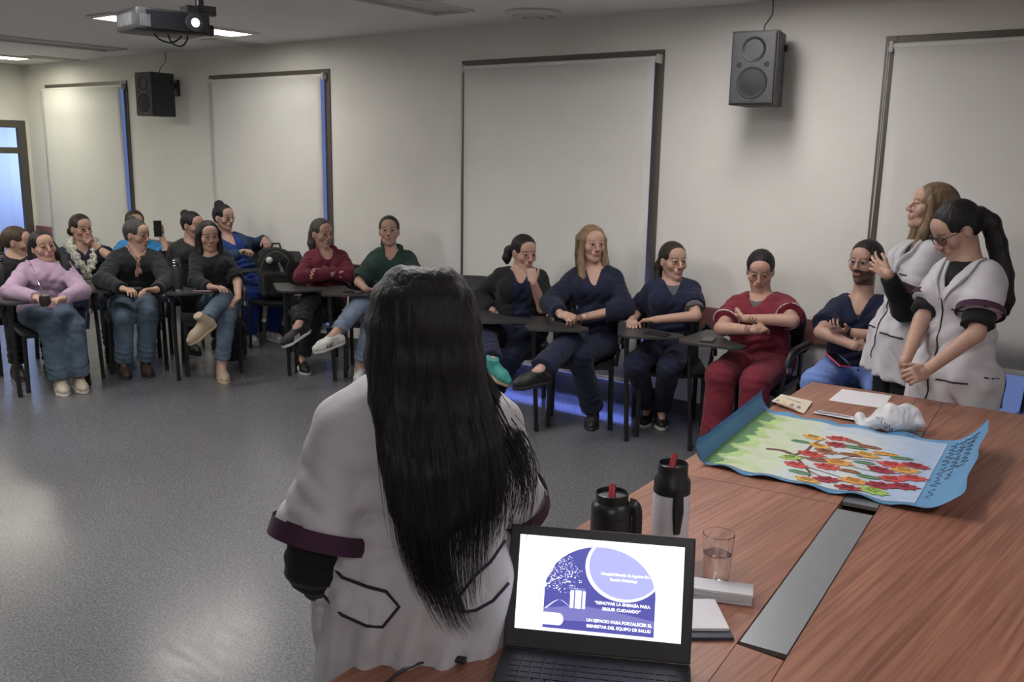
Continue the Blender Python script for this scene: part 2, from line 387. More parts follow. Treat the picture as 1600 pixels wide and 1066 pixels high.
for i, (a, b, zb) in enumerate(WIN):
    w = BM(); fw_ = .065
    for sx in (a+fw_/2, b-fw_/2): box(w, (sx, YW+.035, (WZ0+WZ1)/2), (fw_, .10, WZ1-WZ0))
    box(w, ((a+b)/2, YW+.035, WZ1-fw_*.42), (b-a-2*fw_, .10, fw_*.84)); box(w, ((a+b)/2, YW+.035, WZ0+.02), (b-a-2*fw_, .10, .04))
    f = struct('window_%d' % (i+1), w, M_frame, bevel=.003)
    p = BM(); box(p, ((a+b)/2, YW+.055, (WZ0+WZ1)/2), (b-a-2*fw_, .006, WZ1-WZ0-.08)); obj('pane', p, M_pane, f)
    # roller blind hung in front of the frame
    la, lb = a+.055, b-(.050, .052, .034, .05)[i]
    if i in (0,): la = a-.02
    r = empty('roller_blind', ((la+lb)/2, YW-.04, WZ1)); tag(r, ['white roller blind left of the left loudspeaker, beside the glazed door', 'white roller blind right of the left loudspeaker, behind the seated women', 'white roller blind behind the blonde woman and her neighbours', 'white roller blind at the right behind the standing women'][i], 'blind', 'roller blinds over the tall windows')
    o_ = Vector(r.location); q = BM(); cyl(q, (la-o_.x, 0, -.062), (lb-o_.x, 0, -.062), .020, n=16); obj('roller_tube', q, M_blind, r, smooth=True)
    for sx in (la-.012, lb+.012):
        q = BM(); box(q, (sx-o_.x, .008, -.062), (.022, .062, .058)); obj('bracket', q, M_wplast, r, bevel=.004)
    q = BM(); N_ = 24
    V = [(la+.01+(lb-la-.02)*u/N_-o_.x, -.019+.0015*math.sin(u*1.3+v*.7)*v/8, -.062+(zb+.06-WZ1)*v/8) for v in range(9) for u in range(N_+1)]
    vs = [q.verts.new(x) for x in V]
    for v in range(8):
        for u in range(N_): q.faces.new((vs[v*(N_+1)+u], vs[v*(N_+1)+u+1], vs[(v+1)*(N_+1)+u+1], vs[(v+1)*(N_+1)+u]))
    bl = obj('fabric', q, M_blind, r, smooth='all'); bl.modifiers.new('thick', 'SOLIDIFY').thickness = .0015
    q = BM(); box(q, ((la+lb)/2-o_.x, -.019, zb-WZ1), (lb-la-.02, .012, .028)); obj('bottom_bar', q, M_blind, r, bevel=.003)
    q = BM(); cx = la-.03-o_.x; tube(q, [(cx, -.01, -.06), (cx+.002, -.012, -.6), (cx+.001, -.01, -1.15)], .0022, 5); tube(q, [(cx+.012, -.01, -.06), (cx+.014, -.016, -.6), (cx+.001, -.01, -1.15)], .0022, 5); obj('bead_chain', q, M_wplast, r)
# chair rail and skirting between the windows
seg = [(XL, WIN[0][0]-.0)]+[(WIN[i][1], WIN[i+1][0]) for i in range(3)]+[(WIN[3][1], XR)]
for a, b in seg:
    n_ += 1; q = BM(); box(q, ((a+b)/2, YW-.012, .705), (b-a-.02, .024, .15)); struct('trim_%d' % n_, q, M_rail, bevel=.005)
q = BM(); box(q, ((XL+XR)/2, YW-.007, .05), (XR-XL, .014, .10)); struct('baseboard_back', q, M_base, bevel=.003)
q = BM(); box(q, (XL+.007, (YB+DY0)/2, .05), (.014, DY0-YB, .10)); struct('baseboard_left', q, M_base, bevel=.003)
n_ += 1; q = BM(); box(q, (XL+.012, (YB+DY0-.05)/2, .705), (.024, DY0-.05-YB, .15)); struct('trim_%d' % n_, q, M_rail, bevel=.005)
# glazed door in the left wall
M_fpane = mat('sky_lit_door_glass', (.30, .38, .55), .15, spec=.5, trans=.85)
d = empty('door_1', (XL, DY1, 0)); d['kind'] = 'structure'; dw = DY1-DY0
def dbox(name, y, z, sy, sz, m=M_frame, t=.07, par=None):
    q = BM(); box(q, (-.03, y-dw, z), (t, sy, sz)); return obj(name, q, m, par or d, bevel=.004)
for y in (.045, dw-.045): dbox('door_jamb', y, DZ/2, .09, DZ)
dbox('door_head', dw/2, DZ-.045, dw-.18, .09); dbox('transom_bar', dw/2, 1.70, dw-.18, .075)
dbox('mullion', dw-.60, .84, .10, 1.66)
dbox('bottom_rail', dw/2, .12, dw-.18, .24)
dbox('transom_pane', dw/2, 1.855, dw-.18, .25, M_pane, .006); dbox('door_pane', dw-.32, .95, .46, 1.42, M_pane, .006); dbox('door_pane', (dw-.65+.09)/2, .95, dw-.74, 1.42, M_pane, .006)
hd_ = dbox('handle', dw-.60, 1.0, .03, .16, plastic('black_plastic', (.015, .015, .016), .4), .16)
# corridor wall outside the door, brightened by an added unseen area light
M_corr = mat('pale_blue_corridor_wall', (.55, .60, .72), .8)
q = BM(); box(q, (XL-1.7, 5.2, 1.35), (.1, 5.0, 2.7)); struct('wall_corridor', q, M_corr)
cl_ = bpy.data.lights.new('corridor_fill_light', 'AREA'); cl_.size = 1.2; cl_.energy = 26; cl_.color = (.62, .74, 1.0); co_ = bpy.data.objects.new('corridor_fill_light', cl_); COL.objects.link(co_); co_.location = (XL-.75, 6.6, 1.6); co_.rotation_euler = Vector((-.55, -1.2, 0)).to_track_quat('-Z', 'Y').to_euler()
# ceiling lamps
M_tray = mat('white_enamel', (.62, .61, .59), .35); 
for i, (x, y) in enumerate(holes):
    on = i < len(LAMPS_ON); r = empty('ceiling_lamp', (x, y, ZC)); tag(r, (['lit recessed ceiling lamp above the far left corner', 'lit long ceiling lamp glowing behind the projector', 'lit recessed ceiling lamp above the seated navy scrubs near the right loudspeaker', 'added fill lamp in the ceiling, unseen, leftmost of the middle row', 'added fill lamp in the ceiling, unseen, second from left of the middle row', 'added fill lamp in the ceiling, unseen, third from left of the middle row', 'added fill lamp in the ceiling, unseen, fourth from left of the middle row', 'added fill lamp in the ceiling, unseen, right of the table', 'added fill lamp in the ceiling, unseen, behind the camera'][i] if on else ['unlit long ceiling lamp at the far left of the ceiling', 'unlit ceiling lamp left of the round ceiling vent'][i-len(LAMPS_ON)]), 'lamp')
    q = BM()
    for sx in (-1, 1): box(q, (sx*(LW/2-.002), 0, .025), (.012, LL, .09)); box(q, (sx*(LW/2+.014), 0, -.008), (.036, LL+.06, .014))
    for sy in (-1, 1): box(q, (0, sy*(LL/2-.002), .025), (LW, .012, .09)); box(q, (0, sy*(LL/2+.014), -.008), (LW, .036, .014))
    box(q, (0, 0, .075), (LW, LL, .01)); obj('housing', q, M_tray, r)
    if on: lm = mat('lamp_glow_%d' % i, (1, 1, 1), emit=(LAMPS_ON[i][3], LAMPS_ON[i][2]))
    else: lm = mat('lamp_diffuser_off', (.50, .50, .49), .5)
    q = BM(); box(q, (0, 0, .006), (LW-.03, LL-.03, .008)); obj('diffuser', q, lm, r)

# ------------------------------------------------------------------ conference table
TZ = .75
def wood_mat(name, rot, seed):
    m, N, L, b = _new(name); tc = N.new('ShaderNodeTexCoord'); mp = N.new('ShaderNodeMapping'); mp.inputs['Rotation'].default_value = (0, 0, rot); mp.inputs['Location'].default_value = (seed, seed*.7, 0); L.new(tc.outputs['Object'], mp.inputs[0])
    st = N.new('ShaderNodeMapping'); st.inputs['Scale'].default_value = (95, 2.2, 1); L.new(mp.outputs[0], st.inputs[0])
    n1 = N.new('ShaderNodeTexNoise'); n1.inputs['Scale'].default_value = 1; n1.inputs['Detail'].default_value = 6; n1.inputs['Distortion'].default_value = .4; L.new(st.outputs[0], n1.inputs['Vector'])
    s2 = N.new('ShaderNodeMapping'); s2.inputs['Scale'].default_value = (9, .7, 1); L.new(mp.outputs[0], s2.inputs[0]); n2 = N.new('ShaderNodeTexNoise'); n2.inputs['Scale'].default_value = 1; n2.inputs['Detail'].default_value = 3; L.new(s2.outputs[0], n2.inputs['Vector'])
    r = N.new('ShaderNodeValToRGB'); e = r.color_ramp.elements; e[0].position = .32; e[0].color = (.175, .070, .044, 1); e[1].position = .66; e[1].color = (.325, .148, .097, 1); L.new(n1.outputs[0], r.inputs[0])
    q = N.new('ShaderNodeMapRange'); q.inputs[1].default_value = .3; q.inputs[2].default_value = .7; q.inputs[3].default_value = .85; q.inputs[4].default_value = 1.15; L.new(n2.outputs[0], q.inputs[0])
    x = N.new('ShaderNodeMix'); x.data_type = 'RGBA'; x.blend_type = 'MULTIPLY'; x.inputs[0].default_value = 1; L.new(r.outputs[0], x.inputs[6]); L.new(q.outputs[0], x.inputs[7]); L.new(x.outputs[2], b.inputs['Base Color'])
    b.inputs['Roughness'].default_value = .38; b.inputs['Specular IOR Level'].default_value = .4
    bp = N.new('ShaderNodeBump'); bp.inputs['Strength'].default_value = .05; bp.inputs['Distance'].default_value = .002; L.new(n1.outputs[0], bp.inputs['Height']); L.new(bp.outputs[0], b.inputs['Normal'])
    return m
W_a = wood_mat('red_brown_wood_laminate', .09, 0); W_b = wood_mat('red_brown_wood_laminate_far', .09, 3.1); W_c = wood_mat('red_brown_wood_laminate_right', .09, 7.7)
M_alu = mat('brushed_aluminium', (.34, .36, .38), .38, metal=.75, var=.05, scale=5); M_dark = plastic('dark_void', (.012, .012, .013), .7)
M_edge = mat('dark_table_edge', (.10, .04, .025), .5)
# centre strip runs from (-.625, 1.75) to (-.83, 4.2): half width .055
def cx(y): return -.625-(y-1.75)*.0875
def lx(y): return -1.245-(y-.9)*.0335
def tp_(*pts): return [(x+.7, y-2.5) for x, y in pts]
tb = empty('conference_table', (-.7, 2.5, 0)); tag(tb, 'long red-brown conference table with a grey aluminium cable strip down the middle', 'table')
G_ = .0015; hw = .054; YS = 2.70; Y0, Y1 = .75, 4.20; XR2 = .62
def panel(name, pts, m, z0=TZ-.03):
    q = BM(); prism(q, tp_(*pts), z0, TZ); return obj(name, q, m, tb, bevel=.0018)
panel('tabletop_panel', [(lx(Y0), Y0), (cx(Y0)-hw, Y0), (cx(YS)-hw, YS-G_), (lx(YS), YS-.06-G_)], W_a)
panel('tabletop_panel', [(lx(YS), YS-.06+G_), (cx(YS)-hw, YS+G_), (cx(Y1)-hw, Y1+.01), (-1.355, Y1-.01)], W_b)
panel('tabletop_panel', [(cx(Y0)+hw, Y0), (XR2, Y0), (XR2, Y1+.0), (cx(Y1)+hw, Y1+.01), ], W_c)
panel('strip_cover', [(cx(Y0)-hw+.002, Y0), (cx(Y0)+hw-.002, Y0), (cx(1.74)+hw-.002, 1.74), (cx(1.74)-hw+.002, 1.74)], W_a)
for a, b in ((1.755, 2.665), (2.735, 3.66)): panel('cable_cover', [(cx(a)-hw+.004, a), (cx(a)+hw-.004, a+.012), (cx(b)+hw-.004, b+.012), (cx(b)-hw+.004, b)], M_alu, TZ-.012)
panel('strip_cover', [(cx(3.68)-hw+.002, 3.68), (cx(3.68)+hw-.002, 3.68), (cx(Y1)+hw-.002, Y1+.01), (cx(Y1)-hw+.002, Y1+.01)], W_b)
q = BM(); prism(q, tp_((cx(Y0)-hw-.01, Y0+.01), (cx(Y0)+hw+.01, Y0+.01), (cx(Y1)+hw+.01, Y1-.01), (cx(Y1)-hw-.01, Y1-.01)), TZ-.05, TZ-.035); obj('cable_tray', q, M_dark, tb)
q = BM(); prism(q, tp_((lx(Y0)+.10, Y0+.1), (XR2-.1, Y0+.1), (XR2-.1, Y1-.1), (-1.25, Y1-.1)), TZ-.085, TZ-.032); obj('under_frame', q, M_edge, tb)
for x, y in ((-1.0, 1.0), (-1.14, 3.95), (.4, 1.0), (.4, 3.95)):
    q = BM(); box(q, (x+.7, y-2.5, .335), (.07, .07, .67)); obj('leg', q, M_edge, tb, bevel=.005)
# ------------------------------------------------------------------ tablet-arm chairs
M_cplast = plastic('black_chair_plastic', (.014, .014, .015), .42); M_ctube = mat('black_chair_tube', (.012, .012, .013), .35, spec=.5); M_tablet = mat('dark_grey_laminate', (.040, .040, .042), .34, var=.05, scale=8); M_chrome = mat('chrome', (.6, .6, .6), .15, metal=1)
CHAIR = None
def make_chair():
    r = empty('tablet_chair')
    def grid(name, f, nu, nv, m, th):
        q = BM(); vs = [q.verts.new(f(u/nu*2-1, v/nv)) for v in range(nv+1) for u in range(nu+1)]
        for v in range(nv):
            for u in range(nu): q.faces.new((vs[v*(nu+1)+u], vs[v*(nu+1)+u+1], vs[(v+1)*(nu+1)+u+1], vs[(v+1)*(nu+1)+u]))
        bmesh.ops.recalc_face_normals(q, faces=q.faces)
        ret = bmesh.ops.solidify(q, geom=q.faces[:], thickness=th)
        return obj(name, q, m, r, smooth=True)
    def rr(u, v, e=.25):   # rounded rectangle parameterisation
        k = (1-e*max(0, abs(v*2-1)-.6)**2*2.2); return u*k
    grid('seat', lambda u, v: (rr(u, v)*.215, -.21+.42*v, .432+.018*u*u-.02*max(0, v-.8)*5*(v-.8)*5*.6), 8, 8, M_cplast, .025)
    grid('backrest', lambda u, v: (rr(u, v)*.205, -.225-.055*v-.03*u*u*-1-.02, .575+.265*v), 8, 8, M_cplast, .016)
    for sx in (-1, 1):
        q = BM(); tube(q, [(sx*.205, .20, .0), (sx*.20, .185, .42)], .013, 8, flat=1.4); cyl(q, (sx*.205, .20, 0), (sx*.205, .20, .03), .017); obj('leg', q, M_ctube, r, smooth=True)
        q = BM(); tube(q, [(sx*.205, -.27, .0), (sx*.20, -.215, .42)], .013, 8, flat=1.4); cyl(q, (sx*.205, -.27, 0), (sx*.205, -.268, .03), .017); obj('leg', q, M_ctube, r, smooth=True)
        q = BM(); tube(q, [(sx*.20, -.215, .41), (sx*.195, -.235, .58), (sx*.18, -.285, .80)], .012, 8); obj('back_post', q, M_ctube, r, smooth=True)
        q = BM(); tube(q, [(sx*.20, .19, .415), (sx*.20, -.215, .415)], .012, 8); obj('side_rail', q, M_ctube, r, smooth=True)
    q = BM(); tube(q, [(-.20, .185, .410), (.20, .185, .410)], .012, 8); obj('front_rail', q, M_ctube, r, smooth=True)
    # left armrest
    q = BM(); tube(q, [(-.21, -.24, .60), (-.255, -.20, .655), (-.262, .05, .660), (-.255, .17, .63), (-.225, .20, .43)], .013, 8); obj('arm_tube', q, M_ctube, r, smooth=True)
    q = BM(); tube(q, spline([(-.255, -.19, .668), (-.262, 0, .675), (-.262, .13, .668), (-.256, .185, .630), (-.25, .20, .58)], 12), .022, 10, flat=.75); obj('armrest', q, M_cplast, r, smooth=True)
    q = BM(); cyl(q, (-.254, .188, .55), (-.253, .190, .585), .021); obj('end_cap', q, M_chrome, r, smooth=True)
    # right tablet on its own post
    q = BM(); tube(q, [(.21, -.24, .60), (.265, -.18, .665), (.275, .10, .672), (.285, .30, .670)], .013, 8); obj('tablet_arm', q, M_ctube, r, smooth=True)
    q = BM(); tube(q, [(.300, .33, .672), (.300, .335, .60), (.275, .30, .0)], .013, 8, flat=1.3); cyl(q, (.275, .30, 0), (.276, .301, .03), .017); obj('tablet_leg', q, M_ctube, r, smooth=True)
    q = BM(); prism(q, [(.345, -.02), (.36, .36), (.33, .43), (.25, .450), (.00, .425), (-.045, .39), (-.04, .31), (.10, .225), (.19, .12), (.22, -.03)], .690, .704); obj('writing_tablet', q, M_tablet, r, bevel=.004)
    for x_, y_ in ((.25, .20), (.295, .31)):
        q = BM(); cyl(q, (x_, y_, .676), (x_, y_, .690), .026); obj('tablet_mount', q, M_chrome, r)
    return r
def copy_tree(o, parent=None):
    c = o.copy(); COL.objects.link(c); c.parent = parent
    for ch in list(o.children): copy_tree(ch, c)
    return c
def chair(x, y, az, label, tablet=True, group='tablet-arm chairs around the room'):
    global CHAIR
    if CHAIR is None: r = CHAIR = make_chair()
    else: r = copy_tree(CHAIR)
    r.location = (x, y, 0); r.rotation_euler = (0, 0, math.radians(az-90)); tag(r, label, 'chair', group)
    if not tablet:
        for ch in list(r.children):
            if ch.name.split('.')[0] in ('tablet_arm', 'tablet_leg', 'writing_tablet', 'tablet_mount'): bpy.data.objects.remove(ch)
    return r

# ------------------------------------------------------------------ people
JN = ['hp', 'nb', 'hd', 'shl', 'ell', 'wrl', 'htl', 'shr', 'elr', 'wrr', 'htr', 'hil', 'knl', 'anl', 'tol', 'hir', 'knr', 'anr', 'tor']
JOINTS = {   # joint positions in millimetres, then body azimuth, face azimuth, pitch, roll
'P0':("-7558,3430,530 -7542,3464,892 -7529,3493,1008 -7559,3321,851 -7723,3342,649 -7490,3326,715 -7395,3316,770 -7534,3587,841 -7342,3539,672 -7160,3396,630 -7089,3314,632 -7573,3342,530 -7173,3245,500 -7193,3248,85 -7035,3222,30 -7543,3519,530 -7134,3482,500 -7154,3485,85 -6996,3459,30",-9,45,-5,0),
'P1':("-6876,3353,530 -6858,3391,900 -6867,3372,1025 -6908,3216,882 -6673,3021,752 -6371,3055,735 -6251,3044,741 -6823,3525,862 -6463,3425,734 -6221,3157,735 -6165,3051,745 -6901,3266,530 -6490,3185,494 -6530,3244,90 -6386,3203,30 -6851,3440,530 -6446,3335,495 -6499,3366,90 -6355,3325,30",-16,-6,5,-8),
'P2':("-7732,4096,530 -7724,4112,909 -7716,4126,1068 -7763,3973,883 -7557,3881,739 -7655,4092,689 -7712,4186,686 -7678,4259,885 -7416,4195,855 -7636,4170,939 -7572,4098,992 -7760,4011,530 -7379,3856,500 -7398,3862,85 -7245,3813,30 -7704,4182,530 -7305,4084,500 -7324,4091,85 -7172,4041,30",-18,-0,-3,0),
'P3':("-7979,4778,530 -7965,4800,896 -7974,4785,1064 -8048,4660,864 -7891,4512,704 -8001,4662,561 -7892,4660,559 -7878,4942,857 -7626,4883,796 -7781,4928,967 -7722,4861,1034 -8025,4701,530 -7689,4464,500 -7706,4475,85 -7569,4392,30 -7933,4855,530 -7565,4670,500 -7583,4680,85 -7445,4598,30",-31,-21,0,0),
'P4':("-6889,4068,530 -6864,4109,942 -6855,4124,1071 -6939,3951,902 -6680,3707,760 -6332,3673,735 -6212,3674,741 -6787,4263,890 -6415,4093,732 -6138,3813,735 -6148,3711,745 -6927,3987,530 -6557,3792,488 -6653,3817,90 -6517,3753,30 -6850,4149,530 -6484,3948,488 -6580,3963,90 -6445,3899,30",-26,19,-5,0),
'P5':("-7337,4858,530 -7301,4913,913 -7287,4934,1080 -7337,4753,887 -7463,4794,658 -7242,4767,565 -7133,4759,565 -7275,5054,870 -7080,4995,703 -6966,4809,616 -6919,4711,603 -7358,4771,530 -6967,4646,500 -6986,4651,85 -6830,4613,30 -7316,4946,530 -6911,4879,500 -6930,4884,85 -6774,4847,30",-14,11,-5,0),
'P6':("-6317,4489,530 -6352,4440,931 -6351,4441,1075 -6404,4339,920 -6213,4209,750 -5957,4167,735 -5841,4194,744 -6282,4564,907 -6102,4514,725 -5925,4383,635 -5901,4280,599 -6363,4412,530 -5985,4292,634 -5805,3974,508 -5858,3859,340 -6272,4567,530 -5955,4294,495 -5964,4230,90 -5834,4154,30",-30,-23,-3,0),
'P7':("-7148,5386,530 -7246,5253,953 -7251,5246,1137 -7261,5109,920 -7059,5051,764 -6873,5160,863 -6765,5162,883 -7222,5407,939 -7315,5637,856 -7090,5577,931 -7002,5535,880 -7166,5298,530 -6772,5184,500 -6918,5215,85 -6762,5182,30 -7129,5475,530 -6722,5419,500 -6868,5450,85 -6712,5417,30",-12,4,0,0),
'P8':("-5788,5153,530 -5784,5159,937 -5799,5142,1091 -5851,5037,909 -5730,4847,769 -5577,5044,790 -5566,5153,802 -5704,5291,912 -5506,5173,774 -5671,4992,802 -5660,4882,813 -5836,5077,530 -5565,4794,607 -5386,4518,451 -5442,4418,329 -5741,5230,530 -5562,4855,470 -5709,4812,90 -5581,4733,30",-32,-7,-3,0),
'P9':("-5241,5294,530 -5199,5336,980 -5209,5327,1139 -5311,5246,936 -5287,5062,749 -5084,4941,726 -5104,5043,693 -5073,5435,936 -4905,5298,778 -5058,5110,690 -5075,5001,701 -5311,5237,530 -5101,4895,620 -5055,4571,418 -5150,4433,300 -5172,5352,530 -5046,4954,485 -5149,4916,90 -5053,4801,30",-50,-48,6,0),
'P10':("-3745,5128,530 -3751,5124,969 -3728,5140,1095 -3860,5024,942 -4051,5058,769 -3845,4952,695 -3852,5029,616 -3632,5227,925 -3519,5081,739 -3512,4951,938 -3549,4962,1041 -3812,5069,530 -3703,4676,587 -3431,4407,500 -3332,4444,381 -3677,5188,530 -3576,4793,427 -3800,4860,90 -3740,4710,30",-49,-26,-8,0),
'P11':("-3171,5211,530 -3193,5198,1030 -3208,5188,1191 -3317,5119,974 -3338,4914,815 -3159,4762,783 -3055,4729,779 -3060,5277,979 -2918,5140,796 -3128,4979,737 -3225,5024,715 -3248,5164,530 -3109,4789,604 -3080,4429,486 -3177,4335,408 -3094,5258,530 -3060,4840,520 -3088,5082,90 -3010,4954,30",-59,-36,0,0),
'P12':("-2690,5363,530 -2696,5360,976 -2695,5361,1105 -2815,5282,930 -2926,5336,749 -2826,5084,735 -2766,4981,739 -2572,5437,938 -2459,5242,792 -2666,5100,761 -2775,5116,745 -2766,5316,530 -2680,4900,510 -2834,5371,112 -2785,5243,50 -2613,5411,530 -2500,5000,500 -2741,5387,112 -2662,5259,50",-58,-35,0,0),
'P13':("-2064,5367,530 -2085,5359,937 -2103,5352,1097 -2234,5298,892 -2206,5065,772 -1977,5020,796 -1951,5126,807 -1935,5414,911 -1821,5179,850 -2065,5081,845 -2153,5148,833 -2154,5364,530 -2130,4930,520 -2140,4930,85 -2100,4780,30 -1974,5370,530 -1940,4980,500 -1930,4970,85 -1900,4820,30",-88,-71,-18,0),
'P14':("-1487,5399,570 -1506,5394,984 -1501,5395,1195 -1651,5367,926 -1632,5126,815 -1415,5040,777 -1377,5144,781 -1359,5417,968 -1276,5211,817 -1508,5138,829 -1538,5035,855 -1575,5383,570 -1580,4965,560 -1583,4985,85 -1555,4827,30 -1398,5415,570 -1245,5026,560 -1249,5046,85 -1220,4889,30",-80,-102,0,0),
'P15':("-1136,4921,880 -1070,4935,1351 -1080,4933,1542 -1122,5075,1311 -1188,5016,1036 -1199,5024,797 -1171,4943,728 -1018,4796,1346 -1113,4736,1046 -1173,4608,1240 -1263,4657,1281 -1197,4986,880 -1212,4973,470 -1182,5000,85 -1299,4891,30 -1074,4855,880 -1089,4841,470 -1060,4868,85 -1177,4759,30",-137,-156,10,0),
'P16':("-786,4380,820 -772,4383,1340 -843,4369,1480 -885,4473,1299 -934,4315,1080 -948,4143,909 -961,4217,830 -682,4287,1312 -683,4164,1074 -842,4069,905 -883,3968,895 -864,4425,820 -874,4407,470 -854,4442,85 -934,4303,30 -708,4335,820 -718,4318,470 -698,4353,85 -778,4214,30",-120,-139,-32,0),
'P17':("-1257,1357,870 -1251,1363,1289 -1246,1368,1413 -1370,1244,1224 -1361,1163,947 -1392,1315,758 -1293,1295,800 -1125,1469,1220 -1171,1563,960 -1357,1690,920 -1447,1743,920 -1323,1296,870 -1405,1384,470 -1418,1399,90 -1527,1516,30 -1191,1418,870 -1395,1639,590 -1361,1602,190 -1463,1712,150",133,130,0,0),
}
EYE = [mat('eye_white', (.34, .32, .30), .25), mat('eye_iris', (.02, .013, .01), .15)]
LENS = panemat('clear_lens', (1, 1, 1), .04)
def skinmat(): return mat('skin', (.4, .25, .19), .5, var=.06, scale=30, bump=.12, bscale=180, spec=.35, attr=True)
def hairmat(name, col): return mat(name, col, .50, var=.35, scale=70, stretch=(1, 1, .10), bump=.6, bscale=95, spec=.30)
def lerp(a, b, t): return a+(b-a)*t
def rotaxis(v, ax, a):
    ax = nrm(ax); return v*math.cos(a)+np.cross(ax, v)*math.sin(a)+ax*(ax@v)*(1-math.cos(a))
class Person: pass
def headframe(az, pitch, roll):
    a, p_, r = map(math.radians, (az, pitch, roll))
    f = np.array([math.cos(a)*math.cos(p_), math.sin(a)*math.cos(p_), math.sin(p_)]); R = np.array([math.sin(a), -math.cos(a), 0]); U = np.cross(R, f)
    R2 = R*math.cos(r)+U*math.sin(r); U2 = U*math.cos(r)-R*math.sin(r)
    return np.stack([R2, f, U2], 1)
def torso_prims(P, t, bust, g):
    T = P.T; hp, up, f, r = P.hp, P.up, P.f, P.r; R = P.R
    L = [('e', hp+up*.02, np.array([.168*g+t, .118*g+t, .105+t]), R), ('e', hp+up*.17*T+f*.012*g, np.array([.138*g+t, .105*g+t, .13+t]), R),
         ('e', hp+up*.33*T+f*.005, np.array([.150*g**.5+t, .108*g**.5+t, .15+t]), R), ('e', P.nb-up*.065, np.array([.135+t, .080+t, .075+t]), R)]
    for sd in 'lr': L.append(('c', P.nb-up*.025, P.j['sh'+sd]-up*.004, .040+t, .043*g**.5+t))
    if bust:
        for sg in (-1, 1): L.append(('e', hp+up*.345*T+r*sg*.07+f*(.075+.02*bust), np.array([.065, .058, .062])*bust**.5+t, R))
    return L
def hand_prims(wr, ht, pn, left, curl, spread=.12, size=1.0, thumb=.5):
    d = nrm(ht-wr); n = nrm(np.asarray(pn, float)-d*(np.asarray(pn, float)@d)); l = np.cross(d, n)*(-1 if left else 1); k = .93*size
    R = np.stack([l, d, n], 1); L = [('b', wr+d*.048*k, np.array([.037, .046, .0125])*k, .011*k, R), ('c', wr-d*.01, wr+d*.03*k, .024*k, .021*k)]
    for i, (o, len_) in enumerate(((.028, .074), (.0095, .082), (-.0095, .076), (-.027, .060))):
        c = curl[i] if hasattr(curl, '__len__') else curl
        b = wr+d*(.088-.004*abs(i-1.2))*k+l*o*k; dd = rotaxis(d, n, 0)*1.0+l*spread*(1.3-i)*.5; dd = nrm(dd); r = .0088*k
        for j, (fr, w) in enumerate(((.46, .8), (.30, 1.1), (.24, .8))):
            ang = c*w*1.15; axn = np.cross(dd, n); 
            if np.linalg.norm(axn) < 1e-3: axn = np.cross(dd, d)
            dd = nrm(rotaxis(dd, np.cross(d, n), ang)); e = b+dd*len_*fr*k
            L.append(('c', b, e, r, r*.9)); b = e; r *= .9
    b = wr+d*.022*k+l*.024*k; dd = nrm(d*.75+l*(.75-.3*thumb)+n*(.15+.5*thumb))
    L.append(('c', b, b+dd*.042*k, .0145*k, .0105*k)); b2 = b+dd*.042*k; dd = nrm(dd*.8+d*.5+n*.1*thumb-l*.1)
    L.append(('c', b2, b2+dd*.034*k, .0102*k, .0085*k))
    return L
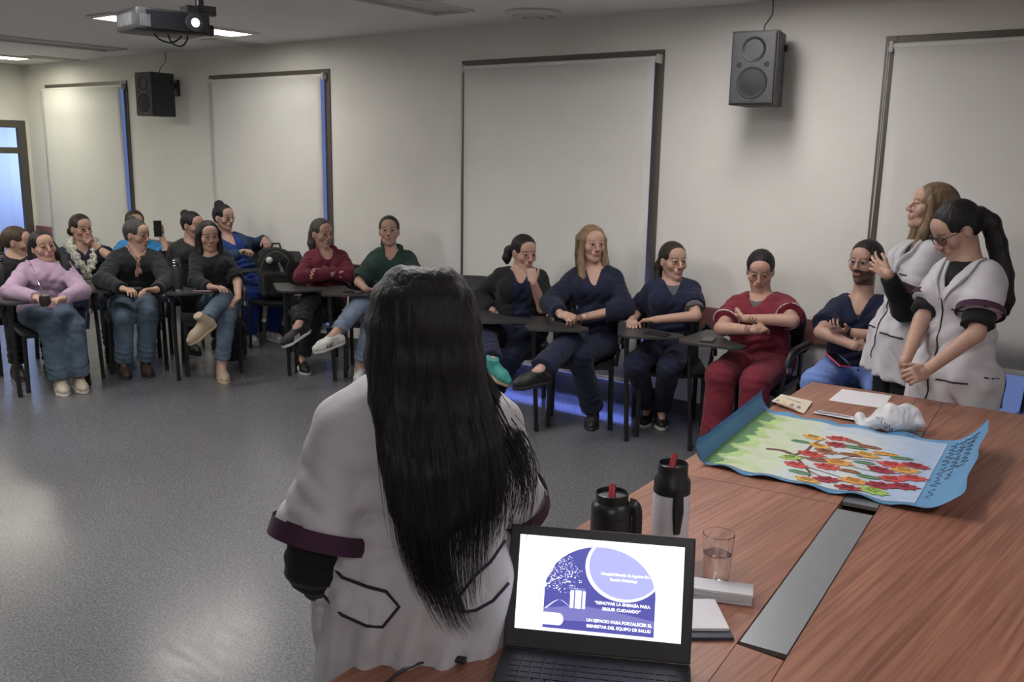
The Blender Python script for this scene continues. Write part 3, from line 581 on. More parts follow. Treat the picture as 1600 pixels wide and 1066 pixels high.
def build(pid, label, sp):
    v, baz, faz, fp, fr = JOINTS[pid]; vals = [np.array([int(x) for x in q.split(',')])/1000 for q in v.split()]
    P = Person(); P.j = j = dict(zip(JN, vals))
    for sd in 'lr': j['sh'+sd] = lerp(j['sh'+sd], j['nb'], sp.get('shin', .14))-np.array([0, 0, sp.get('shdrop', .022)])
    P.hp, P.nb, P.hd = j['hp'], j['nb'], j['hd']; g = sp.get('g', 1.0); away = sp.get('away', 0)
    P.up = nrm(P.nb-P.hp); a = math.radians(baz+sp.get('twist', 0)); f0 = np.array([math.cos(a), math.sin(a), 0]); P.f = nrm(f0-P.up*(f0@P.up)); P.r = np.cross(P.f, P.up); P.R = np.stack([P.r, P.f, P.up], 1)
    P.T = np.linalg.norm(P.nb-P.hp)/.46; hs = sp.get('hs', 1.0); P.H = H = headframe(faz+sp.get('fyaw', 0), fp+sp.get('fpitch', 0), fr)
    P.hd = hd = P.hd+np.array(sp.get('hoff', (0, 0, 0)))
    hpt = P.hpt = lambda x, y, z: hd+H@(np.array([x, y, z])*hs)
    dist = np.linalg.norm(P.hp-np.array([0, 0, CAMZ])); P.dist = dist
    O = P.O = np.array([P.hp[0], P.hp[1], 0]); root = P.root = empty('person', tuple(O)); tag(root, label, 'person'); P.g = g
    allp = np.array(list(j.values())); lo, hi = allp.min(0)-.24, allp.max(0)+.24; lo[2] = max(lo[2], -.02); hi[2] = max(hi[2], hd[2]+.2); P.lo, P.hi = lo, hi
    hh = sp.get('hres', .0042 if dist < 6.6 else .0048); bust = sp.get('bust', 0 if sp.get('male') else 1.0)
    # ---- body: one continuous skin
    fine = [(hd-.135, hd+.135, hh)]
    for sd in 'lr':
        if sp.get('hide'+sd): continue
        c = lerp(j['wr'+sd], j['ht'+sd], .8); fine.append((c-.105, c+.105, hh))
    F = Field(lo, hi, .016, fine)
    for q in torso_prims(P, -.006, bust, g): F.add(q, .05)
    for sd in 'lr':
        sh, el, wr, ht = (j[x+sd] for x in ('sh', 'el', 'wr', 'ht')); ga = g**.7
        F.add(('c', sh, el, .043*ga, .035*ga), .02).add(('c', el, wr, .0365*ga, .0245), .012)
        hn = sp.get('hand'+sd, {}); pn = hn.get('n', (0, 0, -1)); left = (sd == 'r') != bool(away)
        for q in hand_prims(wr, ht, pn, left, hn.get('curl', .45), hn.get('spread', .12), hn.get('size', 1.0), hn.get('thumb', .5)): F.add(q, .004)
        hi_, kn, an, to = (j[x+sd] for x in ('hi', 'kn', 'an', 'to'))
        F.add(('c', hi_, kn, .080*g, .055), .03).add(('c', kn, an, .050, .034), .02).add(('c', an, lerp(an, to, .8), .030, .024), .02)
    F.add(('c', P.nb-P.up*.05, hpt(0, -.025, -.03), .060*g**.5, .050), .03)
    s = hs
    def hp_(kind, c, r, k, sub=0, rot=None):
        q = ('e', hpt(*c), np.array(r)*s, H if rot is None else H@rot); (F.sub if sub else F.add)(q, k)
    def hc(a_, b_, ra, rb, k, sub=0): (F.sub if sub else F.add)(('c', hpt(*a_), hpt(*b_), ra*s, rb*s), k)
    jw = sp.get('jaw', 1.0)
    hp_('e', (0, -.014, .036), (.074, .094, .084), .01); hc((0, .018, -.005), (0, .048, -.076), .064, .034*jw, .03)
    for sg in (-1, 1):
        hc((sg*.045, -.005, -.03), (sg*.031*jw, .032, -.078), .024, .018, .02); hp_('e', (sg*.040, .054, -.020), (.026*jw, .024, .026), .02)
    hp_('e', (0, .068, -.094), (.021, .019, .017), .018); hp_('e', (0, .058, .05), (.056, .035, .045), .02)
    hc((-.032, .074, .030), (.032, .074, .030), .012, .012, .012)
    for sg in (-1, 1): hp_('e', (sg*.031, .096, .008), (.019, .016, .0125), .010, 1)
    for sg in (-1, 1):
        hp_('e', (sg*.031, .0757, .0158), (.0175, .0146, .0088), .003); hp_('e', (sg*.031, .0750, .0010), (.0165, .0138, .0060), .003)
    hc((0, .086, .020), (0, .106, -.022), .0075, .0105, .008); hp_('e', (0, .104, -.025), (.0115, .0115, .0095), .005)
    for sg in (-1, 1): hp_('e', (sg*.0125, .096, -.028), (.0085, .010, .0075), .004)
    hp_('e', (0, .081, -.055), (.029, .013, .020), .014)
    hp_('e', (0, .0915, -.0500), (.0235, .0070, .0048), .004); hp_('e', (0, .0910, -.0610), (.0195, .0070, .0054), .004)
    hc((-.021, .0995, -.0555), (.021, .0995, -.0555), .0014, .0014, .003, 1)
    for sg in (-1, 1):
        hp_('e', (sg*.075, -.008, -.002), (.010, .019, .031), .006); hp_('e', (sg*.086, -.004, .000), (.006, .010, .018), .004, 1)
    sk = np.array(sp.get('skin', (.43, .27, .205))); hc_ = np.array(sp['hair']['col'])
    Hinv = H.T/s
    def cols(V):
        L = (V-hd)@Hinv.T; x, y, z = np.abs(L[:, 0]), L[:, 1], L[:, 2]; c = np.tile(sk, (len(V), 1))
        near = (np.abs(L) < .14).all(1)
        def mix(mask, col, w): c[mask] = c[mask]*(1-w)+np.array(col)*w
        mix(near & (y > .05) & (x < .05) & (z < .0) & (z > -.04), (.46, .22, .17), .35)
        mix(near & (y > .075) & (((x/.0235)**2+((z+.0555)/.0115)**2) < 1), sp.get('lips', (.33, .12, .11)), .75)
        mix(near & (y > .05) & (x > .013) & (x < .050) & (np.abs(z-.0290-.0045*np.cos((x-.030)*70)) < .0030), hc_*.8, .75)
        mix(near & (y > .06) & (((x-.031)/.019)**2+((z-.0120)/.0036)**2 < 1), (.045, .03, .026), .75)
        mix(near & (y > .085) & (x > .004) & (x < .011) & (np.abs(z+.033) < .003), (.12, .05, .04), .7)
        if sp.get('beard'):
            mix(near & (y > -.01) & ((z < -.042-.02*np.clip((.05-y)*10, -1, 1)) & (z > -.125)) & ~((y > .08) & (((x/.024)**2+((z+.0555)/.010)**2) < 1)), (.035, .024, .02), .75)
            mix(near & (y > .075) & (x < .030) & (z > -.050) & (z < -.036), (.035, .024, .02), .8)
        return c
    V, Q = F.surface(); P.body = mesh_np('body', V, Q, skinmat(), root, cols=cols(V), origin=O)
    if not away:
        for sg in (-1, 1):
            bm = BM(); ball(bm, (0, 0, 0), .0124*s, 14, rot=Matrix.Rotation(-math.pi/2, 3, 'X'))
            for f in bm.faces: f.material_index = 1 if f.calc_center_median().y > .0124*s*.74 else 0
            M = Matrix([list(H[i])+[(hpt(sg*.031, .0768, .0088)-O)[i]] for i in range(3)]+[[0, 0, 0, 1]])
            bmesh.ops.transform(bm, matrix=M, verts=bm.verts); obj('eye', bm, EYE, root, smooth='all')
    # ---- clothes
    tp = sp.get('top')
    for tp in sp.get('tops', [tp]):
        t = tp.get('t', .012); lo_ = tp.get('loose', .006); W = Field(lo, hi, tp.get('h', .0105)); ga = g**.7
        for q in torso_prims(P, t, bust, g): W.add(q, .045)
        if tp.get('coat'):   # skirt of a standing coat
            for sd in 'lr': W.add(('c', P.hp+(j['hi'+sd]-P.hp)*.7, P.hp+(j['hi'+sd]-P.hp)*.9-P.up*tp['coat'], .112*g+t, .118*g+t), .08)
            W.cut(P.hp-P.up*(tp['coat']-.02), -P.up)
        else: W.cut(P.hp-P.up*tp.get('hem', .03), -P.up)
        for sd in 'lr':
            sh, el, wr = j['sh'+sd], j['el'+sd], j['wr'+sd]; fr_ = tp.get('sleeve', 1.0); fr_ = fr_[0 if sd == 'l' else 1] if hasattr(fr_, '__len__') else fr_
            if fr_ == 0: W.add(('c', P.nb-P.up*.03, sh, .04, .043*ga+t), .03); continue
            if fr_ <= .9: W.add(('c', sh, lerp(sh, el, fr_), .047*ga+t, .048*ga+t+lo_, 0, 1), tp.get('ks', .02))
            else: W.add(('c', sh, el, .044*ga+t, .037*ga+t+lo_), .02).add(('c', el, lerp(el, wr, fr_-.05), .037*ga+t+lo_, .027+t+lo_*.5, 0, 1), .015)
        W.wrinkle(tp.get('wr', .0055), tp.get('wl', .10), seed=sum(map(ord, pid)))
        fa = tp.get('fold', .0115)
        for sd in 'lr':
            sh, el, wr = j['sh'+sd], j['el'+sd], j['wr'+sd]
            W.fold(el, nrm(wr-sh), .075, .034, fa, 3); W.fold(lerp(sh, el, .55), nrm(el-sh), .085, .05, fa*.6, 5); W.fold(sh-P.up*.09+(P.hp-sh)*.12, P.up+P.r*(.8 if sd == 'r' else -.8), .09, .045, fa*.8, 7)
        if tp.get('coat'):
            for x in (-.12, .0, .12): W.fold(P.hp+P.r*x-P.up*.06+P.f*(.1 if not away else -.1), P.r, .16, .085, fa*1.1, 40+int(x*100))
            W.fold(P.hp+P.up*.17, P.up+P.r*.4, .17, .075, fa, 4)
        else:
            W.fold(P.hp+P.up*.13+P.f*.1, P.up, .13, .05, fa*1.1, 11); W.fold(P.hp+P.up*.27+P.f*.1, P.up+P.r*.6, .12, .06, fa*.6, 13)
        nk = tp.get('neck', 'v')
        if nk == 'v':
            W.sub(('c', P.nb+P.f*.05+P.up*.06, P.nb+P.f*(.11+.02*g)-P.up*tp.get('vdepth', .10), .070, .006), .012).sub(('e', P.nb+P.up*.035, np.array([.080, .075, .055]), P.R), .012)
        elif nk == 'round': W.sub(('e', P.nb+P.up*.03+P.f*.025, np.array([.078, .085, .062]), P.R), .012)
        elif nk == 'crew': W.sub(('e', P.nb+P.up*.045+P.f*.012, np.array([.064, .066, .05]), P.R), .01)
        if tp.get('open'):   # open front of a cardigan or jacket
            w = tp['open']; W.sub(('b', P.hp+P.up*.22*P.T+P.f*.20, np.array([w, .16, .34]), .01, P.R), .012)
            W.sub(('c', P.nb+P.f*.05+P.up*.06, P.nb+P.f*.12-P.up*.16, .075, w), .012)
        for c, n_ in tp.get('cuts', []): W.cut(np.array(c), n_)
        for q in tp.get('subs', []): W.sub(q, .006)
        o = mesh_np(tp.get('name', 'shirt'), *W.surface(), tp['mat'], root, origin=O)
        if tp.get('label'): o['label'] = tp['label']
        P.W = W
        for sd in 'lr':
            if tp.get('band'):   # contrasting sleeve band, a slightly thicker slice of the sleeve
                sh, el = j['sh'+sd], j['el'+sd]; fr_ = tp['sleeve']; ax_ = nrm(el-sh); a_ = lerp(sh, el, fr_-tp.get('bandw', .11)); b_ = lerp(sh, el, fr_)+ax_*.002
                r0 = .048*ga+t+lo_; bm = BM(); r1_ = cyl(bm, a_-O, b_-O, r0+.008, r0+.010, 28, caps=False); cyl(bm, b_-O, a_-O, r0-.004, r0-.006, 28, caps=False)
                obj('sleeve_band', bm, tp['band'], root, smooth='all')
    pt = sp.get('pants')
    if pt and not sp.get('nolegs'):
        t = pt.get('t', .010); h = .011; W = Field(lo, hi, h)
        W.add(('e', P.hp+P.up*.01, np.array([.165*g+t, .118*g+t, .10+t]), P.R)); W.cut(P.hp+P.up*.11, P.up)
        for sd in 'lr':
            L = W.blank(); hi_, kn, an = j['hi'+sd], j['kn'+sd], j['an'+sd]; fr_ = pt.get('len', .93); fl = pt.get('flare', 0)
            L.add(('c', hi_, kn, .082*g+t, .056*g**.5+t+.003), .02).add(('c', kn, lerp(kn, an, fr_), .057*g**.5+t+.002, .044+t+fl, 0, 1), .03)
            W.merge(L, .02 if pt.get('stand') else .005)
        W.wrinkle(pt.get('wr', .005), .10, seed=31+sum(map(ord, pid)))
        for sd in 'lr':
            hi_, kn, an = j['hi'+sd], j['kn'+sd], j['an'+sd]
            W.fold(kn, nrm(an-hi_), .09, .042, .011, 3); W.fold(lerp(hi_, kn, .25)+P.f*.05, nrm(kn-hi_), .10, .048, .010, 4); W.fold(lerp(kn, an, .75), nrm(an-kn), .10, .05, .009, 6)
        mesh_np('trousers', *W.surface(), pt['mat'], root, origin=O)
    shs = sp.get('shoes')
    if shs and not sp.get('nolegs'):
        for sd in 'lr':
            kn, A, T = j['kn'+sd], j['an'+sd], j['to'+sd]; d = nrm(T-A); u = nrm((kn-A)-d*((kn-A)@d)); f = nrm(d*.935+u*.355) if A[2] < .14 else d; w = nrm(u-f*(u@f))
            if sp.get('cross') == sd:
                cm = nrm(np.array([0, 0, CAMZ])-A); w = np.array([0, 0, 1.])+cm*.30; w = nrm(w-d*(w@d)); f = nrm(d*.935+w*.355); w = nrm(w-f*(w@f))
            if A[2] < .12: f = nrm(np.array([f[0], f[1], 0])); w = np.array([0, 0, 1.])
            dz = A[2]-.0865 if A[2] < .12 else 0; A0 = A-w*dz
            heel, ball_, toe = A0-f*.040-w*.045, A0+f*.105-w*.050, A0+f*.150-w*.056
            lo2, hi2 = np.minimum(A0-.13, A0+f*.2-.1), np.maximum(A0+.13, A0+f*.2+.1)
            S = Field(lo2, hi2, .0062); S.add(('c', A0+w*shs.get('top', .0), heel, .037, .036)).add(('c', heel, ball_, .036, .041), .02).add(('c', ball_, toe, .040, .028), .02).add(('c', A0+w*.0, ball_, .034, .03), .025)
            S.cut(A0-w*.064, -w); S.cut(A0+w*(.012+shs.get('top', 0)), w)
            so = mesh_np('shoe', *S.surface(), shs['mat'], root, origin=O)
            S = Field(lo2, hi2, .0055); S.add(('c', heel-w*.03, ball_-w*.03, .039, .045)).add(('c', ball_-w*.03, toe-w*.027, .045, .031), .02); S.cut(A0-w*.0865, -w); S.cut(A0-w*.063, w)
            mesh_np('sole', *S.surface(), shs['sole'], so, origin=O)
            if shs.get('stripes'):
                sd_ = np.cross(f, w)
                for sg in (-1, 1):
                    for q in range(3):
                        a_ = A0+f*(.045+.018*q)-w*.060+sd_*sg*.043; b_ = A0+f*(.025+.018*q)-w*.028+sd_*sg*.0375
                        bm = BM(); tube(bm, [a_-O, lerp(a_, b_, .5)+sd_*sg*.0015-O, b_-O], .0045, 5, flat=.8); obj('stripe', bm, shs['stripes'], so)
    # ---- hair
    hr = sp['hair']; hm = hairmat(hr['name'], hr['col']); lo2, hi2 = hd-.17, hd+.19
    pts = []
    for ch in hr.get('chains', []): pts += [hpt(*q[:3]) if len(q) == 4 else np.array(q[1:4]) for q in ch]
    if pts: lo2 = np.minimum(lo2, np.min(pts, 0)-.08); hi2 = np.maximum(hi2, np.max(pts, 0)+.08)
    W = Field(lo2, hi2, hr.get('h', .0052), [])
    vol = hr.get('vol', 1.0)
    W.add(('e', hpt(0, -.018, .040), np.array([.084, .103, .092])*vol*s, H)); W.add(('c', hpt(0, -.04, .0), hpt(0, -.06, -.045), .07*s, .045*s), .03)
    W.cut(hpt(0, 0, hr.get('nape', -.055)), -H[:, 2]*1.0-H[:, 1]*.15)
    fl = hr.get('line', .068)   # hairline height
    W.sub(('e', hpt(hr.get('part', 0), .105, fl-.115), np.array([.0605, .090, .116])*s, H), .008)
    if hr.get('centre'):
        for sg in (-1, 1): W.add(('c', hpt(sg*.018, .072, .092), hpt(sg*.066, .045, .030), .014*s, .012*s), .012)
    if not hr.get('ears_hidden'):
        for sg in (-1, 1): W.sub(('e', hpt(sg*.085, .002, -.015), np.array([.026, .032, .042])*s, H), .008)
    for c, r_ in hr.get('balls', []): W.add(('e', hpt(*c), np.array(r_ if hasattr(r_, '__len__') else (r_,)*3)*s, H), .012)
    for ch in hr.get('chains', []):
        q = [(hpt(*x[:3]), x[3]) if len(x) == 4 else (np.array(x[1:4]), x[4]) for x in ch]
        for (a_, ra), (b_, rb) in zip(q[:-1], q[1:]): W.add(('c', a_, b_, ra, rb), hr.get('kc', .015))
    for q in hr.get('subs', []): W.sub(('e', hpt(*q[0]), np.array(q[1])*s, H), .01)
    W.wrinkle(hr.get('wr', .0014), .02, seed=5, dirn=H[:, 0]*2); 
    P.hair = mesh_np('hair', *W.surface(), hm, root, origin=O); P.hm = hm
    # ---- glasses
    if sp.get('glasses'):
        bm = BM(); gm = sp['glasses']; q = lambda x, y, z: hpt(x, y, z)-O
        for sg in (-1, 1):
            rr = sp.get('grad', (.023, .019)); ring = [q(sg*.033+rr[0]*math.cos(a_), .100-.012*abs(math.cos(a_))*(1 if math.cos(a_)*sg > 0 else .2), .008+rr[1]*math.sin(a_)) for a_ in np.linspace(0, 2*math.pi, 21)]
            tube(bm, ring, sp.get('grim', .0016)*s, 6); tube(bm, [q(sg*.055, .088, .014), q(sg*.075, .04, .014), q(sg*.080, -.02, .012), q(sg*.078, -.035, -.008)], .0016*s, 6)
        tube(bm, [q(-.011, .101, .013), q(0, .105, .017), q(.011, .101, .013)], .0016*s, 6); go = obj('glasses', bm, gm, root, smooth='all')
        for sg in (-1, 1):
            bm = BM(); rr = sp.get('grad', (.023, .019)); c_ = Vector(q(sg*.033, .0965, .008)); rot = Matrix([list(r_) for r_ in H])
            bm.faces.new([bm.verts.new(c_+rot @ Vector((rr[0]*.98*s*math.cos(a_), 0, rr[1]*.98*s*math.sin(a_)))) for a_ in np.linspace(0, 2*math.pi, 21)[:-1]]); obj('lens', bm, LENS, go)
    return P
def strands(P, guides, n, r, m, parent, name='loose_strands', jit=.012, seg=14, seed=3):
    """many thin tapering strands between neighbouring guide curves"""
    rg = np.random.default_rng(seed); G = [spline(q, seg) for q in guides]; V = []; Q = []; base = 0
    for i in range(n):
        a = rg.uniform(0, len(G)-1.001); k = int(a); u = a-k; C_ = G[k]*(1-u)+G[k+1]*u
        cut_ = rg.uniform(.55, 1.0); m_ = max(4, int(seg*cut_)); C_ = C_[:m_].copy()
        ph = rg.uniform(0, 6, 3); tt = np.linspace(0, 1, m_)[:, None]
        C_ += rg.normal(size=3)*jit*(.35+tt)+np.sin(tt*rg.uniform(4, 9)+ph)*jit*.45*tt
        T = np.gradient(C_, axis=0); T /= np.linalg.norm(T, axis=1)[:, None]; A = np.cross(T, [.3, .2, .9]); A /= np.linalg.norm(A, axis=1)[:, None]; B = np.cross(T, A)
        rr = (r*rg.uniform(.6, 1.3))*np.clip(1.15-tt**2, .12, 1)
        ring = np.stack([C_+rr*(A*math.cos(q)+B*math.sin(q)) for q in (0, 2.094, 4.189)], 1).reshape(-1, 3)
        for x in range(m_-1):
            for y in range(3): Q.append((base+x*3+y, base+x*3+(y+1) % 3, base+x*3+3+(y+1) % 3, base+x*3+3+y))
        V.append(ring); base += len(ring)
    return tag(mesh_np(name, np.vstack(V), np.array(Q), m, parent, origin=P.O), kind='stuff')
def line_on(P, W, pts, r, m, name, parent=None, d=None, off=.001, n=24, lift=.0):
    """piping laid on a garment: points start outside and walk along d to the cloth"""
    d = -P.f if d is None else np.asarray(d); q = [W.snap(p_, d, off) for p_ in spline(pts, n)]
    bm = BM(); tube(bm, [x-P.O-d*lift for x in q], r, 6); return obj(name, bm, m, parent or P.root, smooth='all')

# ------------------------------------------------------------------ the people in the room
NAVY = (.012, .016, .042); BLACKC = (.010, .011, .013); WINE = (.135, .014, .028)
M_navy = fabric('navy_scrub_cloth', NAVY); M_navyk = fabric('navy_knit', (.011, .014, .034), bump=.5); M_black = fabric('black_knit', BLACKC, bump=.4)
M_blackc = fabric('black_cloth', (.012, .013, .015)); M_wine = fabric('burgundy_scrub_cloth', (.17, .020, .035)); M_winej = fabric('burgundy_jacket_cloth', (.115, .014, .030))
M_lilac = fabric('lilac_rib_knit', (.37, .26, .36), bump=.5); M_blue = fabric('bright_blue_cloth', (.035, .22, .50)); M_royal = fabric('royal_blue_cloth', (.018, .045, .22))
M_dnavy = fabric('dark_navy_jacket_cloth', (.012, .016, .035)); M_char = fabric('charcoal_jacket_cloth', (.022, .023, .025)); M_green = fabric('dark_green_shirt_cloth', (.018, .042, .034))
M_jeans = mat('blue_denim', (.095, .135, .185), .85, var=.35, scale=9, bump=.3, bscale=260, spec=.2); M_ljeans = mat('light_blue_denim', (.17, .215, .29), .85, var=.22, scale=9, bump=.3, bscale=260, spec=.2)
M_djacket = mat('dark_denim', (.03, .055, .11), .85, var=.3, scale=12, bump=.3, bscale=260, spec=.2)
M_lblue = fabric('light_blue_scrub_cloth', (.16, .25, .56)); M_coat = fabric('pale_grey_uniform_cloth', (.50, .49, .52), var=.05); M_band = fabric('maroon_trim_cloth', (.05, .018, .040), var=.05)
M_piping = fabric('dark_piping', (.025, .018, .030), var=.0); M_grey = fabric('grey_jersey', (.10, .10, .105)); M_white = mat('white_button', (.7, .7, .68), .3); M_wpipe = fabric('white_piping', (.62, .56, .56), var=0)
M_scarf = mat('patterned_scarf', (.36, .36, .31), .9, var=.75, scale=55, bump=.5, bscale=60)
M_nscarf = mat('printed_neckerchief', (.25, .14, .11), .8, var=.85, scale=40, bump=.3)
S_black = plastic('black_shoe', (.012, .012, .013), .55); S_white = plastic('white_leather', (.52, .52, .50), .5); S_sole = plastic('pale_rubber', (.45, .44, .40), .6); S_bsole = plastic('black_rubber', (.015, .015, .016), .7)
S_beige = plastic('beige_suede', (.36, .29, .21), .8); S_brown = plastic('brown_leather', (.045, .03, .022), .6); S_teal = mat('teal_knit', (.05, .28, .25), .7, var=.3, scale=60); S_tan = plastic('tan_rubber', (.42, .33, .20), .6); S_cream = plastic('cream_trainer', (.42, .38, .30), .6)
GL_dark = plastic('dark_spectacle_rim', (.02, .018, .02), .3); GL_metal = mat('thin_metal_rim', (.35, .33, .30), .3, metal=1)
H_black = (.010, .009, .010); H_dbrown = (.022, .015, .011); H_brown = (.055, .035, .022); H_blonde = (.21, .145, .08); H_grey = (.05, .045, .042)
def hair(name, col, **k): return dict(name=name, col=col, **k)
BUN = [((0, -.085, .105), (.040, .036, .034))]
def ponytail(l=.20, out=.11): return [[(0, -.10, .03, .030), (0, -out-.02, .0, .026), (0, -out-.02, -.06, .028), (0, -out, -l, .012)]]
def long_hair(zl=-.24, w=.082, fwd=.045, back=True):
    ch = [[(sg*.040, .030, .088, .020), (sg*.074, .022, .03, .020), (sg*.082, .012, -.05, .022), (sg*w, .012+fwd*.3, -.12, .026), (sg*w*.98, fwd, zl*.8, .024), (sg*w*.92, fwd+.02, zl, .012)] for sg in (-1, 1)]
    if back: ch += [[(x, -.085, .03, .05), (x, -.09, -.08, .045), (x*1.1, -.085, -.17, .035)] for x in (-.035, .035)]
    return ch
DN = (0, 0, -1)
P0 = build('P0', 'person in black with brown ponytail at the far left edge, behind the lilac sweater', dict(hair=hair('brown_hair', H_brown, chains=ponytail(.16)), skin=(.40, .25, .19),
    top=dict(mat=M_black, neck='round'), pants=dict(mat=M_blackc), shoes=dict(mat=S_black, sole=S_bsole), handr=dict(n=(0, 0, -1))))
P1 = build('P1', 'seated woman in a lilac sweater and wide jeans, dark hair over one shoulder', dict(g=1.12, bust=1.25, hair=hair('black_hair', H_black, chains=[[(.05, -.05, .02, .045), (.06, -.05, -.07, .045), (.05, -.06, -.11, .035)], [(-.06, -.03, .02, .036), (-.088, .0, -.06, .032), (-.098, .05, -.115, .033), (-.085, .105, -.17, .034), (-.075, .135, -.225, .026), (-.07, .14, -.25, .010)]], ears_hidden=1), skin=(.42, .255, .195),
    top=dict(mat=M_lilac, neck='crew', sleeve=1.0, name='sweater', loose=.010), pants=dict(mat=M_jeans, flare=.022, t=.012), shoes=dict(mat=S_cream, sole=S_sole), handl=dict(curl=.35), handr=dict(curl=.35)))
P2 = build('P2', 'seated woman resting chin on fist, pale patterned scarf over a dark navy jacket', dict(hair=hair('dark_brown_hair', H_dbrown, balls=[((.03, -.10, -.03), .042)]), skin=(.41, .25, .19), top=dict(mat=M_dnavy, neck='v', sleeve=(.95, .7), name='jacket', loose=.012, t=.016), pants=dict(mat=M_navy), shoes=dict(mat=S_black, sole=S_bsole),
    handr=dict(curl=1.25, n=(-.9, .2, .0)), handl=dict(curl=.6, n=(.2, 0, 1))))
P3 = build('P3', 'person in a bright blue top holding up a phone, face hidden by a bun', dict(hair=hair('dark_brown_hair', H_dbrown), top=dict(mat=M_blue, neck='v', sleeve=.75, loose=.012), pants=dict(mat=M_blue), shoes=dict(mat=S_white, sole=S_sole),
    handr=dict(curl=.75, n=(-.5, .1, .1)), skin=(.40, .25, .19)))
P4 = build('P4', 'seated woman in black cardigan, jeans and printed neckerchief, hair in a top bun', dict(g=1.15, bust=1.25, hair=hair('greying_brown_hair', H_grey, balls=[((0, -.055, .128), (.036, .034, .028))]), skin=(.43, .27, .21), tops=[dict(mat=M_black, neck='v', name='cardigan', t=.016, loose=.012, vdepth=.12)],
    pants=dict(mat=M_jeans, flare=.008, t=.014), shoes=dict(mat=S_brown, sole=S_bsole, top=.05), handl=dict(curl=.5, n=(.3, 0, -1)), handr=dict(curl=.5, n=(.3, 0, -1))))
P5 = build('P5', 'seated person with dark bun in charcoal jacket, face half hidden by the long-haired woman', dict(hair=hair('black_hair', H_black, balls=[((0, -.095, .095), (.042, .040, .040))]), top=dict(mat=M_char, neck='round', name='jacket', t=.02, loose=.014, wr=.007), pants=dict(mat=M_blackc), shoes=dict(mat=S_black, sole=S_bsole), skin=(.41, .25, .19)))
P6 = build('P6', 'seated woman with long straight black hair, black top, jeans and beige ankle boots', dict(cross='l', hair=hair('black_hair', H_black, chains=long_hair(-.25, .080, .055), ears_hidden=1), skin=(.42, .26, .20), top=dict(mat=M_black, neck='round', sleeve=(.93, .9), name='top', t=.012),
    pants=dict(mat=M_jeans, len=.85), shoes=dict(mat=S_beige, sole=S_tan, top=.07), handl=dict(curl=.35), handr=dict(curl=.4)))
P7 = build('P7', 'seated woman with a high bun and round glasses, royal blue scrubs under a denim jacket', dict(hair=hair('black_hair', H_black, balls=[((0, -.06, .125), (.046, .042, .036))], wr=.005), skin=(.44, .28, .22), glasses=GL_metal,
    tops=[dict(mat=M_royal, neck='v', sleeve=.6, name='scrub_top', t=.010), dict(mat=M_djacket, neck='v', sleeve=.95, name='denim_jacket', t=.020, open=.075)], pants=dict(mat=M_royal, flare=.02), shoes=dict(mat=S_white, sole=S_sole), handl=dict(curl=.9, n=(0, -.2, -1)), handr=dict(curl=.6, n=(0, 0, -1))))
P8 = build('P8', 'seated woman with crossed arms in a burgundy jacket, black trousers and black trainers', dict(cross='l', hair=hair('greying_brown_hair', (.045, .036, .034), chains=[[(.045, -.06, .0, .04), (.06, -.055, -.08, .036), (.062, -.045, -.15, .022), (.062, -.03, -.19, .010)]]), skin=(.42, .26, .205), tops=[dict(mat=M_winej, neck='v', sleeve=.97, name='jacket', t=.015, loose=.008, vdepth=.14)],
    pants=dict(mat=M_blackc, len=.86, flare=.012), shoes=dict(mat=S_black, sole=S_white, stripes=S_white), handl=dict(curl=.5, n=(.3, .6, -.3)), handr=dict(curl=.5, n=(.3, .6, -.3))))
P9 = build('P9', 'seated woman in a dark green button shirt, light jeans and white striped trainers', dict(cross='l', g=1.05, hair=hair('dark_brown_hair', H_dbrown, line=.068, chains=[[(.03, -.09, .0, .036), (.04, -.08, -.1, .03), (.05, -.07, -.15, .015)]]), skin=(.42, .26, .20), tops=[dict(mat=M_green, neck='v', sleeve=.9, name='shirt', t=.016, loose=.014, vdepth=.11, wr=.006)],
    pants=dict(mat=M_ljeans, len=.83), shoes=dict(mat=S_white, sole=S_sole, stripes=S_black), handl=dict(curl=.7, n=(.2, .3, -1)), handr=dict(curl=.7, n=(.2, .3, -1))))
P10 = build('P10', 'seated woman with mouth on fist, black cardigan over navy scrubs, teal trainers', dict(cross='l', g=1.12, bust=1.2, hair=hair('black_hair', H_black, chains=[[(.02, -.10, .02, .034), (.055, -.125, -.01, .032), (.07, -.12, -.06, .030), (.07, -.11, -.09, .016)]]), skin=(.44, .27, .21), tops=[dict(mat=M_navy, neck='v', sleeve=.5, name='scrub_top', t=.008, vdepth=.11), dict(mat=M_black, neck='v', sleeve=(.93, .80), name='cardigan', t=.020, loose=.012, open=.055)],
    pants=dict(mat=M_navy, flare=.012, t=.014, len=1.0), shoes=dict(mat=S_teal, sole=S_tan, top=.02), handl=dict(curl=.35), handr=dict(curl=1.35, n=(-.6, .5, .2))))
P11 = build('P11', 'seated woman with long blonde hair, navy cardigan over navy scrubs, black shoes', dict(cross='l', g=1.04, hair=hair('blonde_hair', H_blonde, chains=long_hair(-.27, .086, .06), ears_hidden=1), skin=(.47, .29, .23), tops=[dict(mat=M_navy, neck='v', sleeve=.5, name='scrub_top', t=.008, vdepth=.12), dict(mat=M_navyk, neck='v', sleeve=.93, name='cardigan', t=.020, loose=.014, open=.075)],
    pants=dict(mat=M_navy, flare=.02, t=.013), shoes=dict(mat=S_black, sole=S_bsole), handl=dict(curl=.8, n=(.1, .4, -1)), handr=dict(curl=.8, n=(.1, .4, -1))))
